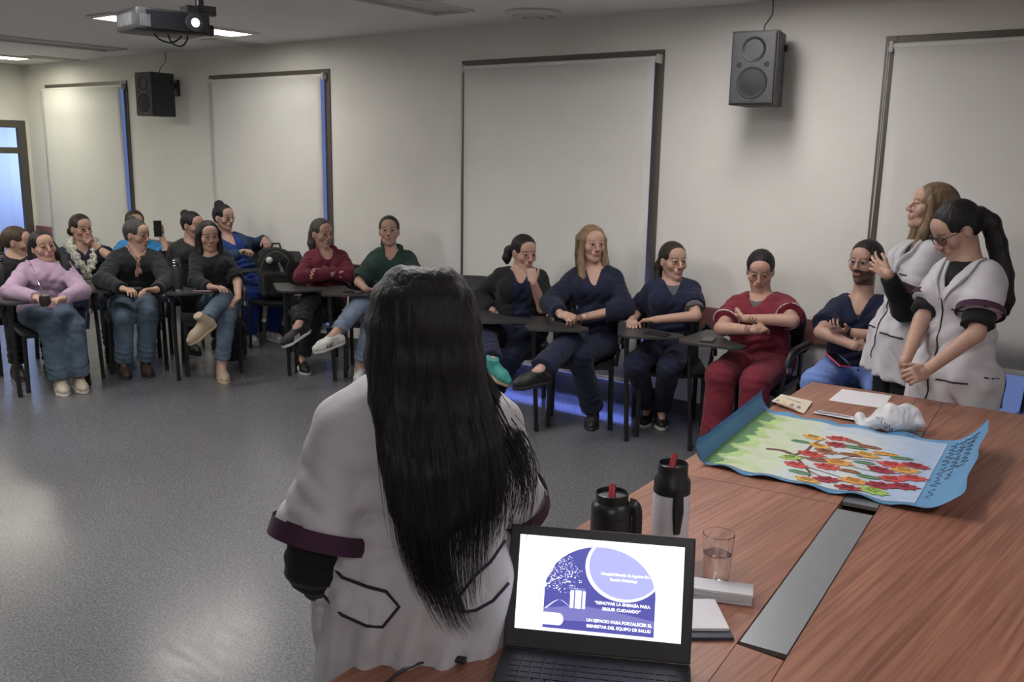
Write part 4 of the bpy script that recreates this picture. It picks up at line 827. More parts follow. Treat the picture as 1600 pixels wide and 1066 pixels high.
P12 = build('P12', 'seated young woman in short sleeved navy scrubs over a grey undershirt, dark ponytail', dict(g=.98, hair=hair('dark_brown_hair', H_dbrown, chains=[[(.01, -.10, .03, .034), (.05, -.10, -.04, .030), (.06, -.085, -.12, .024), (.06, -.07, -.19, .010)]]), skin=(.45, .28, .215), tops=[dict(mat=M_grey, neck='round', sleeve=.78, name='undershirt', t=.007), dict(mat=M_navy, neck='v', sleeve=.66, name='scrub_top', t=.016, loose=.012, vdepth=.10)],
    pants=dict(mat=M_navy, flare=.004, t=.012), shoes=dict(mat=S_black, sole=S_sole), handl=dict(curl=1.1), handr=dict(curl=.5)))
P13 = build('P13', 'seated woman with folded bare arms in burgundy scrubs with white sleeve piping, eyes lowered', dict(g=1.22, bust=1.3, jaw=1.12, hair=hair('black_hair', H_black, line=.066, balls=[((0, -.11, -.01), .04)]), skin=(.46, .28, .22), tops=[dict(mat=M_grey, neck='round', sleeve=.5, name='undershirt', t=.006), dict(mat=M_wine, neck='v', sleeve=.72, name='scrub_top', t=.016, loose=.012, vdepth=.11)],
    pants=dict(mat=M_wine, flare=.03, t=.018), shoes=dict(mat=S_black, sole=S_bsole), handl=dict(curl=.4, n=(0, .8, -.3)), handr=dict(curl=.5, n=(0, .7, .5))))
P14 = build('P14', 'seated bearded man with glasses, navy scrub top, light blue trousers, arms folded', dict(male=1, g=1.08, jaw=1.0, beard=1, hair=hair('black_hair', (.008, .007, .007), vol=1.04, line=.052, nape=-.06), skin=(.44, .275, .215), glasses=GL_metal, tops=[dict(mat=M_navy, neck='v', sleeve=.75, name='scrub_top', t=.016, loose=.014, vdepth=.09)],
    pants=dict(mat=M_lblue, t=.02), shoes=dict(mat=S_white, sole=S_sole), handl=dict(curl=.4, n=(0, .8, -.3)), handr=dict(curl=.5, n=(0, .7, .5))))
P15 = build('P15', 'standing woman with light brown hair in a pale grey uniform, one hand raised', dict(bust=.6, hair=hair('light_brown_hair', (.165, .11, .065), ears_hidden=1, vol=1.03, wr=.003, chains=long_hair(-.24, .088, .03)), skin=(.46, .285, .22), hres=.0035, tops=[dict(mat=M_black, neck='crew', sleeve=.97, name='black_undershirt', t=.010, loose=.006), dict(mat=M_coat, neck='v', sleeve=.72, name='uniform_jacket', t=.022, loose=.016, coat=.22, band=M_band, bandw=.13, h=.009)],
    pants=dict(mat=M_blackc, stand=1, t=.014), shoes=dict(mat=S_black, sole=S_bsole), handr=dict(curl=.22, n=(.45, .9, 0), spread=.35, thumb=-.3), handl=dict(curl=.5)))
P16 = build('P16', 'standing woman with dark-rimmed glasses and long black ponytail, grey uniform, hands clasped', dict(bust=.6, hair=hair('black_hair', H_black, line=.070, chains=[[('w', -.775, 4.44, 1.545, .042), ('w', -.727, 4.441, 1.515, .040), ('w', -.695, 4.455, 1.43, .040), ('w', -.655, 4.455, 1.295, .042), ('w', -.632, 4.456, 1.185, .034), ('w', -.625, 4.457, 1.13, .016)]]), skin=(.44, .275, .215), hres=.0035, glasses=GL_dark, grim=.0026, grad=(.026, .021),
    tops=[dict(mat=M_black, neck='crew', sleeve=.88, name='black_undershirt', t=.010, loose=.008), dict(mat=M_coat, neck='v', sleeve=.66, name='uniform_jacket', t=.022, loose=.018, coat=.24, band=M_band, bandw=.10, h=.009, vdepth=.14)],
    pants=dict(mat=M_blackc, stand=1, t=.014), shoes=dict(mat=S_black, sole=S_bsole), handl=dict(curl=1.0, n=(.8, .5, -.2)), handr=dict(curl=.9, n=(-.6, -.6, -.3))))
P17 = build('P17', 'woman seen from behind in pale grey uniform, very long black hair, by the laptop', dict(away=1, bust=0, g=1.06, hres=.006, hidel=1, hider=1, hair=hair('black_hair', (.007, .007, .009), nape=-.12, ears_hidden=1, wr=.002, vol=.96), skin=(.42, .26, .20), hs=1.0,
    tops=[dict(mat=M_black, neck='crew', sleeve=1.0, name='black_undershirt', t=.012, loose=.006), dict(mat=M_coat, neck='round', sleeve=.84, name='uniform_jacket', t=.024, loose=.024, ks=.03, fold=.015, coat=.34, band=M_band, bandw=.13, h=.008, wr=.006, wl=.12, subs=[])],
    pants=dict(mat=M_coat, stand=1, t=.012), shoes=dict(mat=S_white, sole=S_sole)))

# ------------------------------------------------------------------ poster with the paper tree
PA, PB, PC, PD = [np.array(q) for q in ((-1.20, 2.755), (-.49, 2.79), (-.55, 3.57), (-1.27, 3.54))]
def poster_pt(s, t, off=0.0):
    """s along the sheet (0..1 lies flat, below 0 it curls up, above .86 it lifts), t across"""
    c = min(max(s, 0), 1.2); z = .0035+.0035*(1+math.sin(s*23+t*4))*.5
    xy = (1-c)*(1-t)*PA+c*(1-t)*PB+c*t*PC+(1-c)*t*PD
    if s < 0:
        a = min(-s/.11, 1)*1.35; R_ = .062+.012*t; d = nrm(PA-PB); xy = xy+d*R_*math.sin(a); z += R_*(1-math.cos(a))+max(0, -s-.10)*.35
    if s > .84: z += ((s-.84)/.2)**2*(.052+.035*t)
    edge = abs(t-.5)*2; z += .006*max(0, edge-.85)/.15*(1+math.sin(s*31))
    return np.array([xy[0], xy[1], TZ+z+off])
def sheet(name, s0, s1, t0, t1, ns, nt, off, m, parent, O, colf=None, wav=0.0, th=.0006):
    V = []; cl = []
    for i in range(ns+1):
        for k in range(nt+1):
            s_, t_ = s0+(s1-s0)*i/ns, t0+(t1-t0)*k/nt
            t2 = t_+wav*math.sin(s_*19+1)*(1 if k in (0, nt) else 0); s2 = s_+wav*.6*math.sin(t_*17)*(1 if i == ns else 0)
            V.append(poster_pt(s2, t2, off)); cl.append(colf(s_, t_) if colf else (1, 1, 1))
    Q = [(i*(nt+1)+k, (i+1)*(nt+1)+k, (i+1)*(nt+1)+k+1, i*(nt+1)+k+1) for i in range(ns) for k in range(nt)]
    n = len(V); V = V+[v-np.array([0, 0, th]) for v in V]; Q2 = [tuple(x+n for x in q[::-1]) for q in Q]; rim = []
    def R_(a, b): rim.append((a, a+n, b+n, b))
    for i in range(ns): R_((i+1)*(nt+1), i*(nt+1)); R_(i*(nt+1)+nt, (i+1)*(nt+1)+nt)
    for k in range(nt): R_(k, k+1); R_(ns*(nt+1)+k+1, ns*(nt+1)+k)
    return mesh_np(name, V, Q+Q2+rim, m, parent, cols=cl+cl, origin=O)
PO = np.array([-.88, 3.15, TZ]); po = empty('tree_poster', tuple(PO)); tag(po, 'blue poster with a tree of coloured paper leaves, left end curled up, on the table', 'poster')
M_card = mat('blue_card', (.10, .26, .46), .7, var=.06, scale=6); M_paint = mat('painted_paper', (1, 1, 1), .75, var=.05, scale=30, attr=True)
sheet('blue_card', -.19, 1.06, 0, 1, 60, 26, 0, M_card, po, PO, wav=.012)
nz = [rng.uniform(0, 6, 3) for _ in range(6)]
def paint(s, t):
    n = sum(math.sin(s*f[0]*9+f[1]+t*f[2]*7) for f in nz)/6; e = math.sin(t*40+nz[0][0])*.02+math.sin(t*71)*.012
    g = np.array([.10, .22, .10]); lg = np.array([.34, .50, .16]); pale = np.array([.50, .56, .42]); wh = np.array([.52, .57, .60]); bl = np.array([.36, .46, .62])
    if s < .0+e+.03*n: c = g
    elif s < .06+e*1.5+.05*n: c = lg*(.85+.3*n)+pale*.2
    elif s < .22: c = pale*(1-.5*max(0, n))+lg*.5*max(0, n)
    elif s < .55: c = wh+(pale-wh)*max(0, (.34-s)/.12)
    else: c = wh+(bl-wh)*min(1, (s-.55)/.2+.3*n)
    if t > .86 and s > .3: c = c*.5+bl*.5
    return tuple(np.clip(c, .02, .8))
sheet('painted_sheet', -.055, .885, .035, .955, 110, 60, .0016, M_paint, po, PO, paint)
M_branch = mat('brown_felt_pen', (.12, .045, .035), .7)
def flat_strip(name, pts, ws, m, parent, O, off=.0026):
    P_ = spline(pts, 4*len(pts)); wv = np.interp(np.linspace(0, 1, len(P_)), np.linspace(0, 1, len(ws)), ws); V = []
    for i, (s, t) in enumerate(P_):
        a, b = P_[max(i-1, 0)], P_[min(i+1, len(P_)-1)]; d = b-a; d = d/np.linalg.norm(d); nn = np.array([-d[1], d[0]])*wv[i]
        V += [poster_pt(s+nn[0], t+nn[1], off), poster_pt(s-nn[0], t-nn[1], off)]
    n = len(V); V = V+[v-np.array([0, 0, .0006]) for v in V]
    Q = [(2*i, 2*i+1, 2*i+3, 2*i+2) for i in range(n//2-1)]; Q += [tuple(x+n for x in q[::-1]) for q in Q]+[(2*i, 2*i+2, 2*i+2+n, 2*i+n) for i in range(n//2-1)]+[(2*i+3, 2*i+1, 2*i+1+n, 2*i+3+n) for i in range(n//2-1)]
    return mesh_np(name, V, Q, m, parent, origin=O, smooth=False)
flat_strip('trunk', [(.13, .39), (.20, .40), (.26, .37), (.30, .34)], [.012, .012, .012, .011], M_branch, po, PO)
for pts, w0 in (([(.28, .36), (.31, .47), (.31, .60), (.34, .70)], .010), ([(.29, .34), (.35, .26), (.40, .19), (.42, .12)], .011), ([(.30, .35), (.39, .39), (.50, .45), (.60, .50), (.70, .52)], .008), ([(.36, .25), (.48, .22), (.60, .17), (.70, .18)], .004), ([(.44, .42), (.55, .36), (.66, .36), (.78, .40)], .004), ([(.48, .44), (.58, .58), (.68, .63)], .004), ([(.40, .20), (.50, .14), (.58, .06)], .004)):
    flat_strip('branch', pts, [w0, w0*.8, w0*.5, w0*.3], M_branch, po, PO)
LC = dict(y=(.62, .34, .07), g=(.10, .24, .12), r=(.50, .06, .055), d=(.30, .025, .04), b=(.27, .10, .05), o=(.60, .28, .05), l=(.30, .46, .10))
LMAT = {k: mat('leaf_paper_'+n, LC[k], .7, var=.12, scale=60) for k, n in dict(y='yellow', g='green', r='red', d='crimson', b='brown', o='orange', l='lime').items()}
M_ink = mat('black_ink', (.012, .010, .012), .6)
def leaf(s, t, kind, ck, rot, size):
    if kind == 'm':
        prof = [(1.0, 0), (.66, .14), (.70, .40), (.40, .34), (.22, .62), (-.02, .44), (-.36, .52), (-.46, .26), (-.74, .10)]; prof = prof+[(x, -y) for x, y in prof[:0:-1]]
    else: prof = [(math.cos(a)*1.0, math.sin(a)*.40*(1-.15*math.cos(a))) for a in np.linspace(0, 2*math.pi, 13)[:-1]]
    c_, s_ = math.cos(rot), math.sin(rot); k1, k2 = size/.715, size/.78
    q = BM(); off = .0042; top = []; 
    pts = [(s+(x*c_-y*s_)*k1, t+(x*s_+y*c_)*k2) for x, y in prof]
    for a, b in pts: top.append(q.verts.new(Vector(poster_pt(a, b, off)-PO)))
    bot = [q.verts.new(v.co-Vector((0, 0, .0008))) for v in top]; n = len(top)
    ctr = q.verts.new(Vector(poster_pt(s, t, off+.0015)-PO))
    for i in range(n):
        q.faces.new((ctr, top[i], top[(i+1) % n])); q.faces.new((top[i], bot[i], bot[(i+1) % n], top[(i+1) % n]))
    q.faces.new(bot[::-1])
    o = obj('leaf', q, LMAT[ck], po)
    q = BM(); nl = 3 if kind == 'm' else 1
    for i in range(nl):
        y0 = (i-(nl-1)/2)*.20; xs_ = .34 if nl > 1 else .65
        L_ = [(s+(x*c_-y*s_)*k1, t+(x*s_+y*c_)*k2) for x, y in ((-xs_, y0-.03), (0, y0+.03), (xs_, y0))]
        tube(q, [Vector(poster_pt(a, b, off+.0022)-PO) for a, b in L_], .0006, 4)
    tag(obj('ink_lines', q, M_ink, o), kind='stuff')
LV = [(0.28,0.69,'my'),(0.25,0.57,'og'),(0.39,0.75,'mr'),(0.41,0.64,'md'),(0.47,0.73,'ob'),(0.34,0.57,'my'),(0.34,0.41,'mr'),(0.39,0.50,'mb'),(0.50,0.64,'og'),(0.51,0.51,'ob'),(0.27,0.29,'ml'),(0.39,0.34,'ob'),(0.32,0.20,'mr'),(0.48,0.36,'mo'),(0.45,0.27,'mr'),(0.37,0.11,'og'),(0.56,0.26,'ob'),(0.42,0.03,'my'),(0.49,0.09,'md'),(0.60,0.14,'mo'),(0.60,0.03,'md'),(0.56,0.70,'ob'),(0.57,0.56,'my'),(0.65,0.64,'oo'),(0.73,0.61,'og'),(0.59,0.43,'og'),(0.70,0.49,'mr'),(0.80,0.53,'md'),(0.67,0.38,'md'),(0.77,0.43,'my'),(0.65,0.24,'og'),(0.74,0.28,'mr'),(0.82,0.34,'mr'),(0.71,0.16,'md'),(0.80,0.20,'md'),(0.70,0.07,'ml')]
for s_, t_, k in LV:
    t2 = .05+t_*.92; leaf(s_, max(t2, .075), k[0], k[1], random.uniform(-.35, .35)+(.1 if k[0] == 'm' else 0), (.055 if k[0] == 'm' else .040)*random.uniform(.92, 1.15))
# handwriting on the free blue end (strokes run across the sheet)
for row, s_ in enumerate((.925, .965, 1.005)):
    q = BM(); t_ = .93; 
    while t_ > (.10 if row < 1 else .28+.1*row):
        w = random.uniform(.035, .06); h = random.uniform(.008, .014)*(1.8 if random.random() < .25 else 1)
        tube(q, [Vector(poster_pt(s_+h*math.sin(a)*(1+.3*math.sin(a*.5)), t_-w*a/7, .0022)-PO) for a in np.linspace(0, 7, 8)], .0008, 4); t_ -= w+random.choice((.008, .008, .03))
    tag(obj('handwriting', q, M_ink, po), kind='stuff')
# ------------------------------------------------------------------ papers and small things on the table
M_paper = mat('white_paper', (.66, .65, .68), .8); M_cream = mat('cream_card', (.60, .55, .42), .7)
def poly_sheet(name, pts, z, th, m, label, cat, lift=None):
    c = np.mean(pts, 0); q = BM(); n = len(pts); lift = lift or [0]*n
    a = [q.verts.new((x-c[0], y-c[1], th+l)) for (x, y), l in zip(pts, lift)]; b = [q.verts.new((x-c[0], y-c[1], l)) for (x, y), l in zip(pts, lift)]
    q.faces.new(a); q.faces.new(b[::-1])
    for i in range(n): q.faces.new((a[i], b[i], b[(i+1) % n], a[(i+1) % n]))
    o = obj(name, q, m, loc=(c[0], c[1], z)); return tag(o, label, cat)
poly_sheet('paper_sheet', [(-1.185, 3.90), (-.965, 3.92), (-.99, 4.165), (-1.20, 4.14)], TZ+.0005, .0012, M_paper, 'blank white paper sheet at the far end of the table by the folded arms', 'paper')
cd = poly_sheet('greeting_card', [(-1.35, 3.665), (-1.19, 3.61), (-1.225, 3.815), (-1.37, 3.835)], TZ+.0005, .0012, M_cream, 'small printed cream card with coloured figures on the table corner', 'card', [.016, .003, .006, .008])
M_pr = [mat('print_'+n, c, .6) for n, c in (('grey', (.22, .22, .25)), ('yellow', (.60, .45, .10)), ('mauve', (.22, .17, .26)), ('pink', (.50, .22, .22)))]
for i, (x, y, sx, sy, k) in enumerate(((-.05, -.035, .016, .03, 0), (-.017, -.045, .02, .028, 1), (.018, -.052, .018, .03, 2), (.05, -.060, .02, .028, 0), (.0, -.083, .13, .014, 3), (0, .02, .11, .007, 2))):
    q = BM(); vs = [q.verts.new((x+dx*sx/2-dy*.0*sy, y+dy*sy/2-dx*sx*.16, .0115-.05*(x+dx*sx/2)*1+.0025)) for dx, dy in ((-1, -1), (1, -1), (.5, 1), (-.6, 1))]; q.faces.new(vs); obj('printed_figure', q, M_pr[k], cd)
st = poly_sheet('paper_strip', [(-1.165, 3.645), (-.955, 3.625), (-.96, 3.70), (-1.165, 3.705)], TZ+.0005, .0012, M_paper, 'folded white printed strip of paper next to the crumpled plastic bag', 'paper', [.004, .010, .003, .001])
for x, w, k in ((-.03, .07, 0), (.065, .014, 3)):
    q = BM(); vs = [q.verts.new((x+dx*w, dy*.008, .0078)) for dx, dy in ((-1, -1), (1, -1), (1, 1), (-1, 1))]; q.faces.new(vs); obj('print_line', q, M_pr[k], st)
# crumpled plastic bag
M_bag = mat('thin_white_plastic', (.74, .75, .78), .28, spec=.6, trans=.2)
bc = np.array([-.845, 3.60, TZ]); W = Field(bc-[.16, .16, .01], bc+[.16, .16, .19], .0042)
W.add(('e', bc+[0, 0, .055], np.array([.068, .062, .055]), np.eye(3)), .02).add(('e', bc+[.045, .035, .05], np.array([.055, .05, .055]), np.eye(3)), .02)
for a, b, r0, r1 in (((-.04, -.02, .035), (-.095, -.035, .016), .035, .014), ((-.095, -.035, .016), (-.115, -.015, .030), .015, .022), ((.05, .03, .055), (.105, .012, .050), .042, .008)): W.add(('c', bc+a, bc+b, r0, r1), .02)
W.wrinkle(.0075, .075, 4).wrinkle(.0035, .03, 9); W.cut(bc+[0, 0, .0005], (0, 0, -1)); bo = W.mesh('plastic_bag', M_bag); 
me = bo.data; tag(bo, 'crumpled white plastic bag with dark print standing on the table', 'bag')
for i in range(13):
    u = i/12; n_ = nrm(np.array([.0, .75, -.65])); hh_ = .007+.005*u+random.uniform(-.001, .002); q = BM(); P_ = []
    for k in (-1, 0, 1): P_.append(Vector(W.snap(bc+np.array([-.045+.085*u+.002*k, -.16-.02*u, .160-.060*u+hh_*k]), n_, 0.0006)))
    tube(q, P_, .0022+.0012*u, 5, flat=.5); o = obj('dark_print', q, M_ink); o.parent = bo
# thermos flasks
def thermos(x, y, h, r, m, label, handle=True, az=-.6):
    t = empty('thermos_flask', (x, y, TZ), az); tag(t, label, 'thermos')
    mb = plastic('black_thermos_plastic', (.014, .015, .018), .35)
    q = BM(); lathe(q, [(0, 0), (r*.94, 0), (r, .006), (r, h*.62), (r*.97, h*.68)], 32); obj('flask_body', q, m, t, smooth=True)
    q = BM(); lathe(q, [(r*.97, h*.68), (r*1.0, h*.685), (r*.98, h*.80), (r*.80, h*.85), (r*.80, h*.96), (r*.76, h*.965), (r*.74, h*.95), (r*.72, h*.915), (0, h*.91)], 32); obj('pouring_cap', q, mb, t, smooth=True)
    q = BM(); tube(q, [(0, -r*.15, h*.905), (0, -r*.05, h*.96), (0, r*.20, h*1.045)], [r*.20, r*.18, r*.16], 10); obj('red_spout', q, plastic('red_plastic', (.33, .02, .035), .35), t, smooth=True)
    q = BM()
    if handle: tube(q, spline([(r*.85, 0, h*.84), (r*1.10, 0, h*.82), (r*1.24, 0, h*.70), (r*1.22, 0, h*.34), (r*.92, 0, h*.24)], 12), r*.30, 8, flat=.7)
    else: tube(q, [(r*.55, -r*.72, h*.74), (r*.62, -r*.86, h*.55), (r*.60, -r*.82, h*.33)], [r*.30, r*.34, r*.2], 8, flat=.7)
    obj('handle', q, mb, t, smooth=True)
    return t
thermos(-.99, 2.03, .272, .0475, mat('white_enamelled_steel', (.62, .62, .66), .3, var=.02, scale=6), 'tall white and black thermos flask with red spout, right of the black one', False, .2)
thermos(-1.09, 1.90, .205, .052, plastic('matt_black_steel', (.016, .017, .022), .4), 'short black thermos flask with red spout behind the laptop', True, .45)
# glass of water
g = empty('water_glass', (-.832, 1.975, TZ)); tag(g, 'drinking glass half full of water right of the laptop', 'glass')
q = BM(); lathe(q, [(0, 0), (.028, 0), (.030, .004), (.0385, .132), (.0372, .133), (.0288, .012), (0, .010)], 36); obj('tumbler', q, glassmat('clear_glass', (1, 1, 1), 0, 1.45), g, smooth=True)
q = BM(); lathe(q, [(0, .0105), (.0285, .0125), (.0345, .082), (0, .082)], 36); obj('water', q, glassmat('water', (.97, .98, 1), 0, 1.33), g, smooth=True)
# napkins and notebook
q = empty('napkin_stack', (-.80, 1.918, TZ), math.radians(22)); tag(q, 'stack of folded white paper napkins right of the laptop', 'napkins')
for i in range(9):
    b_ = BM(); box(b_, (random.uniform(-.002, .002), random.uniform(-.002, .002), .0016+i*.0031), (.155-.002*(i % 2), .062-.001*(i % 3), .0028)); obj('napkin', b_, M_paper, q, bevel=.001)
nb_ = empty('notebook', (-.825, 1.745, TZ), math.radians(-52)); tag(nb_, 'dark notebook lying open with a white page, partly behind the laptop', 'notebook')
b_ = BM(); box(b_, (0, 0, .004), (.165, .225, .008)); obj('cover', b_, plastic('dark_blue_cover', (.03, .035, .05), .5), nb_, bevel=.002)
b_ = BM(); box(b_, (-.012, .008, .0115), (.135, .20, .007)); obj('pages', b_, M_paper, nb_, bevel=.001)
# ------------------------------------------------------------------ laptop
LA, LB = np.array([-1.046, 1.395]), np.array([-.7045, 1.5736]); ld = nrm(LB-LA); laz = math.atan2(ld[1], ld[0]); LC_ = (LA+LB)/2
lp = empty('laptop', (LC_[0], LC_[1], TZ), laz); tag(lp, 'open black laptop showing a bright slide, at the near end of the table', 'laptop')
M_lap = plastic('black_laptop_plastic', (.014, .015, .018), .38); M_key = plastic('laptop_key', (.020, .021, .024), .5)
lw, lh, ldp = .385, .252, .26
b_ = BM(); box(b_, (0, -ldp/2, .010), (lw, ldp, .020)); base = obj('base', b_, M_lap, lp, bevel=.005)
kb = [(6, .0150)]+[(14, .0215)]*1
for row in range(6):
    n = 15 if row < 4 else 13
    for i in range(n):
        if row == 5 and 3 < i < 9:
            if i > 4: continue
            b_ = BM(); box(b_, (0.0, -.045-row*.0195, .0212), (.110, .0165, .003)); obj('key', b_, M_key, lp, bevel=.001); continue
        b_ = BM(); box(b_, (-.155+i*(.31/(n-1)), -.045-row*.0195, .0212), (.31/(n-1)*.84, .0165, .003)); obj('key', b_, M_key, lp)
b_ = BM(); box(b_, (-.01, -.205, .0203), (.10, .06, .0012)); obj('touchpad', b_, M_key, lp, bevel=.0004)
tl = math.radians(19); LM = Matrix.Translation((0, 0, .018)) @ Matrix.Rotation(-tl, 4, 'X')   # lid local: x right, z up the lid, -y faces the user
def lid(name, bm_, m, par, **k):
    o = obj(name, bm_, m, par, **k); o.data.transform(LM); return o
b_ = BM(); box(b_, (0, .004, lh/2), (lw, .008, lh)); ldo = lid('lid', b_, M_lap, lp, bevel=.003)
sw, sh_ = .342, .1925; sz0 = .040
M_scr = mat('screen_white', (0, 0, 0), .3, emit=((.86, .88, 1.0), LAPTOP_GLOW))
b_ = BM(); box(b_, (0, -.0006, sz0+sh_/2), (sw, .0012, sh_)); scr = lid('screen', b_, M_scr, ldo)
def sxy(u, v): return (-sw/2+u*sw, sz0+sh_*(1-v))
def spoly(name, pts, m, lay):
    b_ = BM(); y = -.0012-.0003*lay; vs = [b_.verts.new((sxy(u, v)[0], y, sxy(u, v)[1])) for u, v in pts]; b_.faces.new(vs)
    return lid(name, b_, m, scr)
def E_(n, c, k=1.0): return mat('slide_'+n, (0, 0, 0), .3, emit=(c, LAPTOP_GLOW*k))
S_night, S_mid, S_ring, S_circ, S_pale, S_txt, S_lt = E_('night', (.060, .060, .255)), E_('dusk', (.135, .13, .35)), E_('ring', (.60, .66, .95)), E_('circle', (.30, .31, .60)), E_('pale', (.72, .74, .95)), E_('letters', (1, 1, 1), 1.1), E_('lantern', (1, .98, .95), 1.1)
arch = [(.505+.335*math.cos(a), .56-.49*math.sin(a)) for a in np.linspace(0, math.pi, 40)]
spoly('slide_arch', arch+[(.17, .965), (.84, .965)], S_night, 1)
spoly('slide_ground', [(.17, .76), (.40, .70), (.62, .74), (.84, .80), (.84, .88), (.5, .86), (.17, .88)], S_mid, 2)
def inarch(u, v): return v > .56 or ((u-.505)/.335)**2+((v-.56)/.49)**2 < 1
def clipcirc(cu, cv, ru, rv):
    out = []
    for a in np.linspace(0, 2*math.pi, 90):
        k = 1.0
        while k > .05 and not inarch(cu+ru*k*math.cos(a), cv+rv*k*math.sin(a)): k -= .01
        out.append((cu+ru*k*math.cos(a), cv+rv*k*math.sin(a)))
    return out
spoly('slide_circle_ring', clipcirc(.645, .27, .235, .36), S_ring, 3); spoly('slide_circle', clipcirc(.652, .262, .218, .335), S_circ, 4)
spoly('slide_pill', [(0, .80)]+[(.265+.03*math.cos(a), .865-.065*math.sin(a)) for a in np.linspace(math.pi/2, -math.pi/2, 14)]+[(0, .93)], S_pale, 5)
for v, a, b in ((.845, .04, .25), (.885, .09, .20)): spoly('slide_small_print', [(a, v-.010), (b, v-.010), (b, v+.010), (a, v+.010)], S_ring, 6)
for u, w, h, m in ((.375, .090, .215, S_mid), (.340, .022, .185, S_pale), (.413, .018, .185, S_pale), (.378, .036, .19, S_lt)): spoly('slide_lantern', [(u-w/2, .735-h), (u+w/2, .735-h), (u+w/2, .735), (u-w/2, .735)], m, 6 if w > .08 else 7)
def twig(pts, w, m, lay):
    P_ = spline(pts, 5*len(pts)); b_ = BM(); y = -.0012-.0003*lay; prev = None
    for i, (u, v) in enumerate(P_):
        x, z = sxy(u, v); ww = w*(1-.75*i/len(P_)); a_, c_ = b_.verts.new((x-ww, y, z)), b_.verts.new((x+ww, y, z))
        if prev: b_.faces.new((prev[0], prev[1], c_, a_))
        prev = (a_, c_)
    return lid('slide_twig', b_, m, scr)
S_trunk = E_('trunk', (.56, .56, .74)); S_fol = E_('leaves', (.66, .66, .84))
twig([(.155, .80), (.150, .60), (.145, .40), (.16, .25)], .005, S_trunk, 8)
for pts in ([(.150, .60), (.10, .48), (.04, .38)], [(.148, .50), (.20, .38), (.24, .22)], [(.145, .45), (.10, .30), (.08, .18)], [(.15, .55), (.22, .46), (.30, .40)], [(.16, .30), (.19, .18), (.21, .08)], [(.18, .76), (.26, .66), (.33, .72)]): twig(pts, .0022, S_trunk, 8)
b_ = BM(); y = -.0012-.0003*9
for _ in range(420):
    a = random.uniform(0, 2*math.pi); rr_ = math.sqrt(random.random()); u, v = .185+.155*rr_*math.cos(a), .30+.26*rr_*math.sin(a)
    if random.random() < .3: u, v = .31+.09*rr_*math.cos(a), .40+.20*rr_*math.sin(a)
    if u < .02 or v < .02: continue
    x, z = sxy(u, v); d_ = random.uniform(.0006, .0017); b_.faces.new([b_.verts.new((x+d_*math.cos(q_), y, z+d_*math.sin(q_))) for q_ in (0, 1.6, 3.1, 4.7)])
tag(lid('slide_foliage', b_, S_fol, scr), kind='stuff')
spoly('slide_leaf_icon', [(.905, .79), (.915, .74), (.94, .71), (.938, .76), (.92, .785)], S_trunk, 6)
for body, u, v, sz in (('Hospital Escuela de Agudos Dr.', .655, .345, .0078), ('Ramón Madariaga', .645, .400, .0078), ('“RENOVAR LA ENERGÍA PARA', .645, .655, .0084), ('SEGUIR CUIDANDO”', .640, .715, .0084), ('UN ESPACIO PARA FORTALECER EL', .630, .845, .0084), ('BIENESTAR DEL EQUIPO DE SALUD', .630, .905, .0084)):
    x, z = sxy(u, v); text_obj('slide_text', body, sz, LM @ Matrix.Translation((x, -.0012-.0003*8, z)) @ Matrix.Rotation(math.pi/2, 4, 'X'), S_txt, scr, extrude=.00005, bold=.00022)
# plug and lead at the laptop's left side
q = BM(); tube(q, spline([(-1.085, 1.305, TZ+.012), (-1.13, 1.29, TZ+.010), (-1.16, 1.20, TZ+.006), (-1.12, 1.05, TZ+.005), (-1.10, .80, TZ+.005)], 20), .004, 6); tube(q, [(-1.078, 1.312, TZ+.012), (-1.125, 1.293, TZ+.012)], .008, 8)
tag(obj('power_lead', q, M_lap, smooth=True), 'black power lead plugged into the left side of the laptop', 'cable')

# ------------------------------------------------------------------ chairs, one for each sitter and the empty ones
CH = [(P0, 'chair of the person in black at the far left edge'), (P1, 'chair of the woman in the lilac sweater, front row'), (P2, 'chair of the woman with the pale scarf, back row'), (P3, 'chair of the person in bright blue holding a phone'), (P4, 'chair of the woman with neckerchief and top bun, front row'),
      (P5, 'chair of the person in the charcoal jacket, back row'), (P6, 'chair of the woman with beige ankle boots, front row'), (P7, 'chair of the woman in the denim jacket'), (P8, 'chair of the woman in the burgundy jacket by the wall'), (P9, 'chair of the woman in the dark green shirt'),
      (P10, 'chair of the woman with teal trainers'), (P11, 'chair of the blonde woman in the navy cardigan'), (P12, 'chair of the young woman in short sleeved navy scrubs'), (P13, 'chair of the woman in burgundy scrubs'), (P14, 'chair of the bearded man in light blue trousers')]
for P, lab in CH:
    az = math.degrees(math.atan2(P.f[1], P.f[0])); k_ = .085 if P in (P6, P8, P9, P11) else 0; x, y = P.hp[0]+P.f[0]*.07+P.r[0]*k_, P.hp[1]+P.f[1]*.07+P.r[1]*k_
    chair(x, y, az, 'black tablet-arm '+lab, P is not P14)
chair(-4.33, 5.20, -55, 'empty black chair against the wall between green shirt and black cardigan', False)
chair(-.98, 5.24, -80, 'empty black chair behind the standing woman with glasses', False); chair(-.46, 5.30, -95, 'empty black chair at the right edge below the raised blind', False)
chair(-6.62, 5.36, -70, 'black chair by the wall holding the black backpack', False)
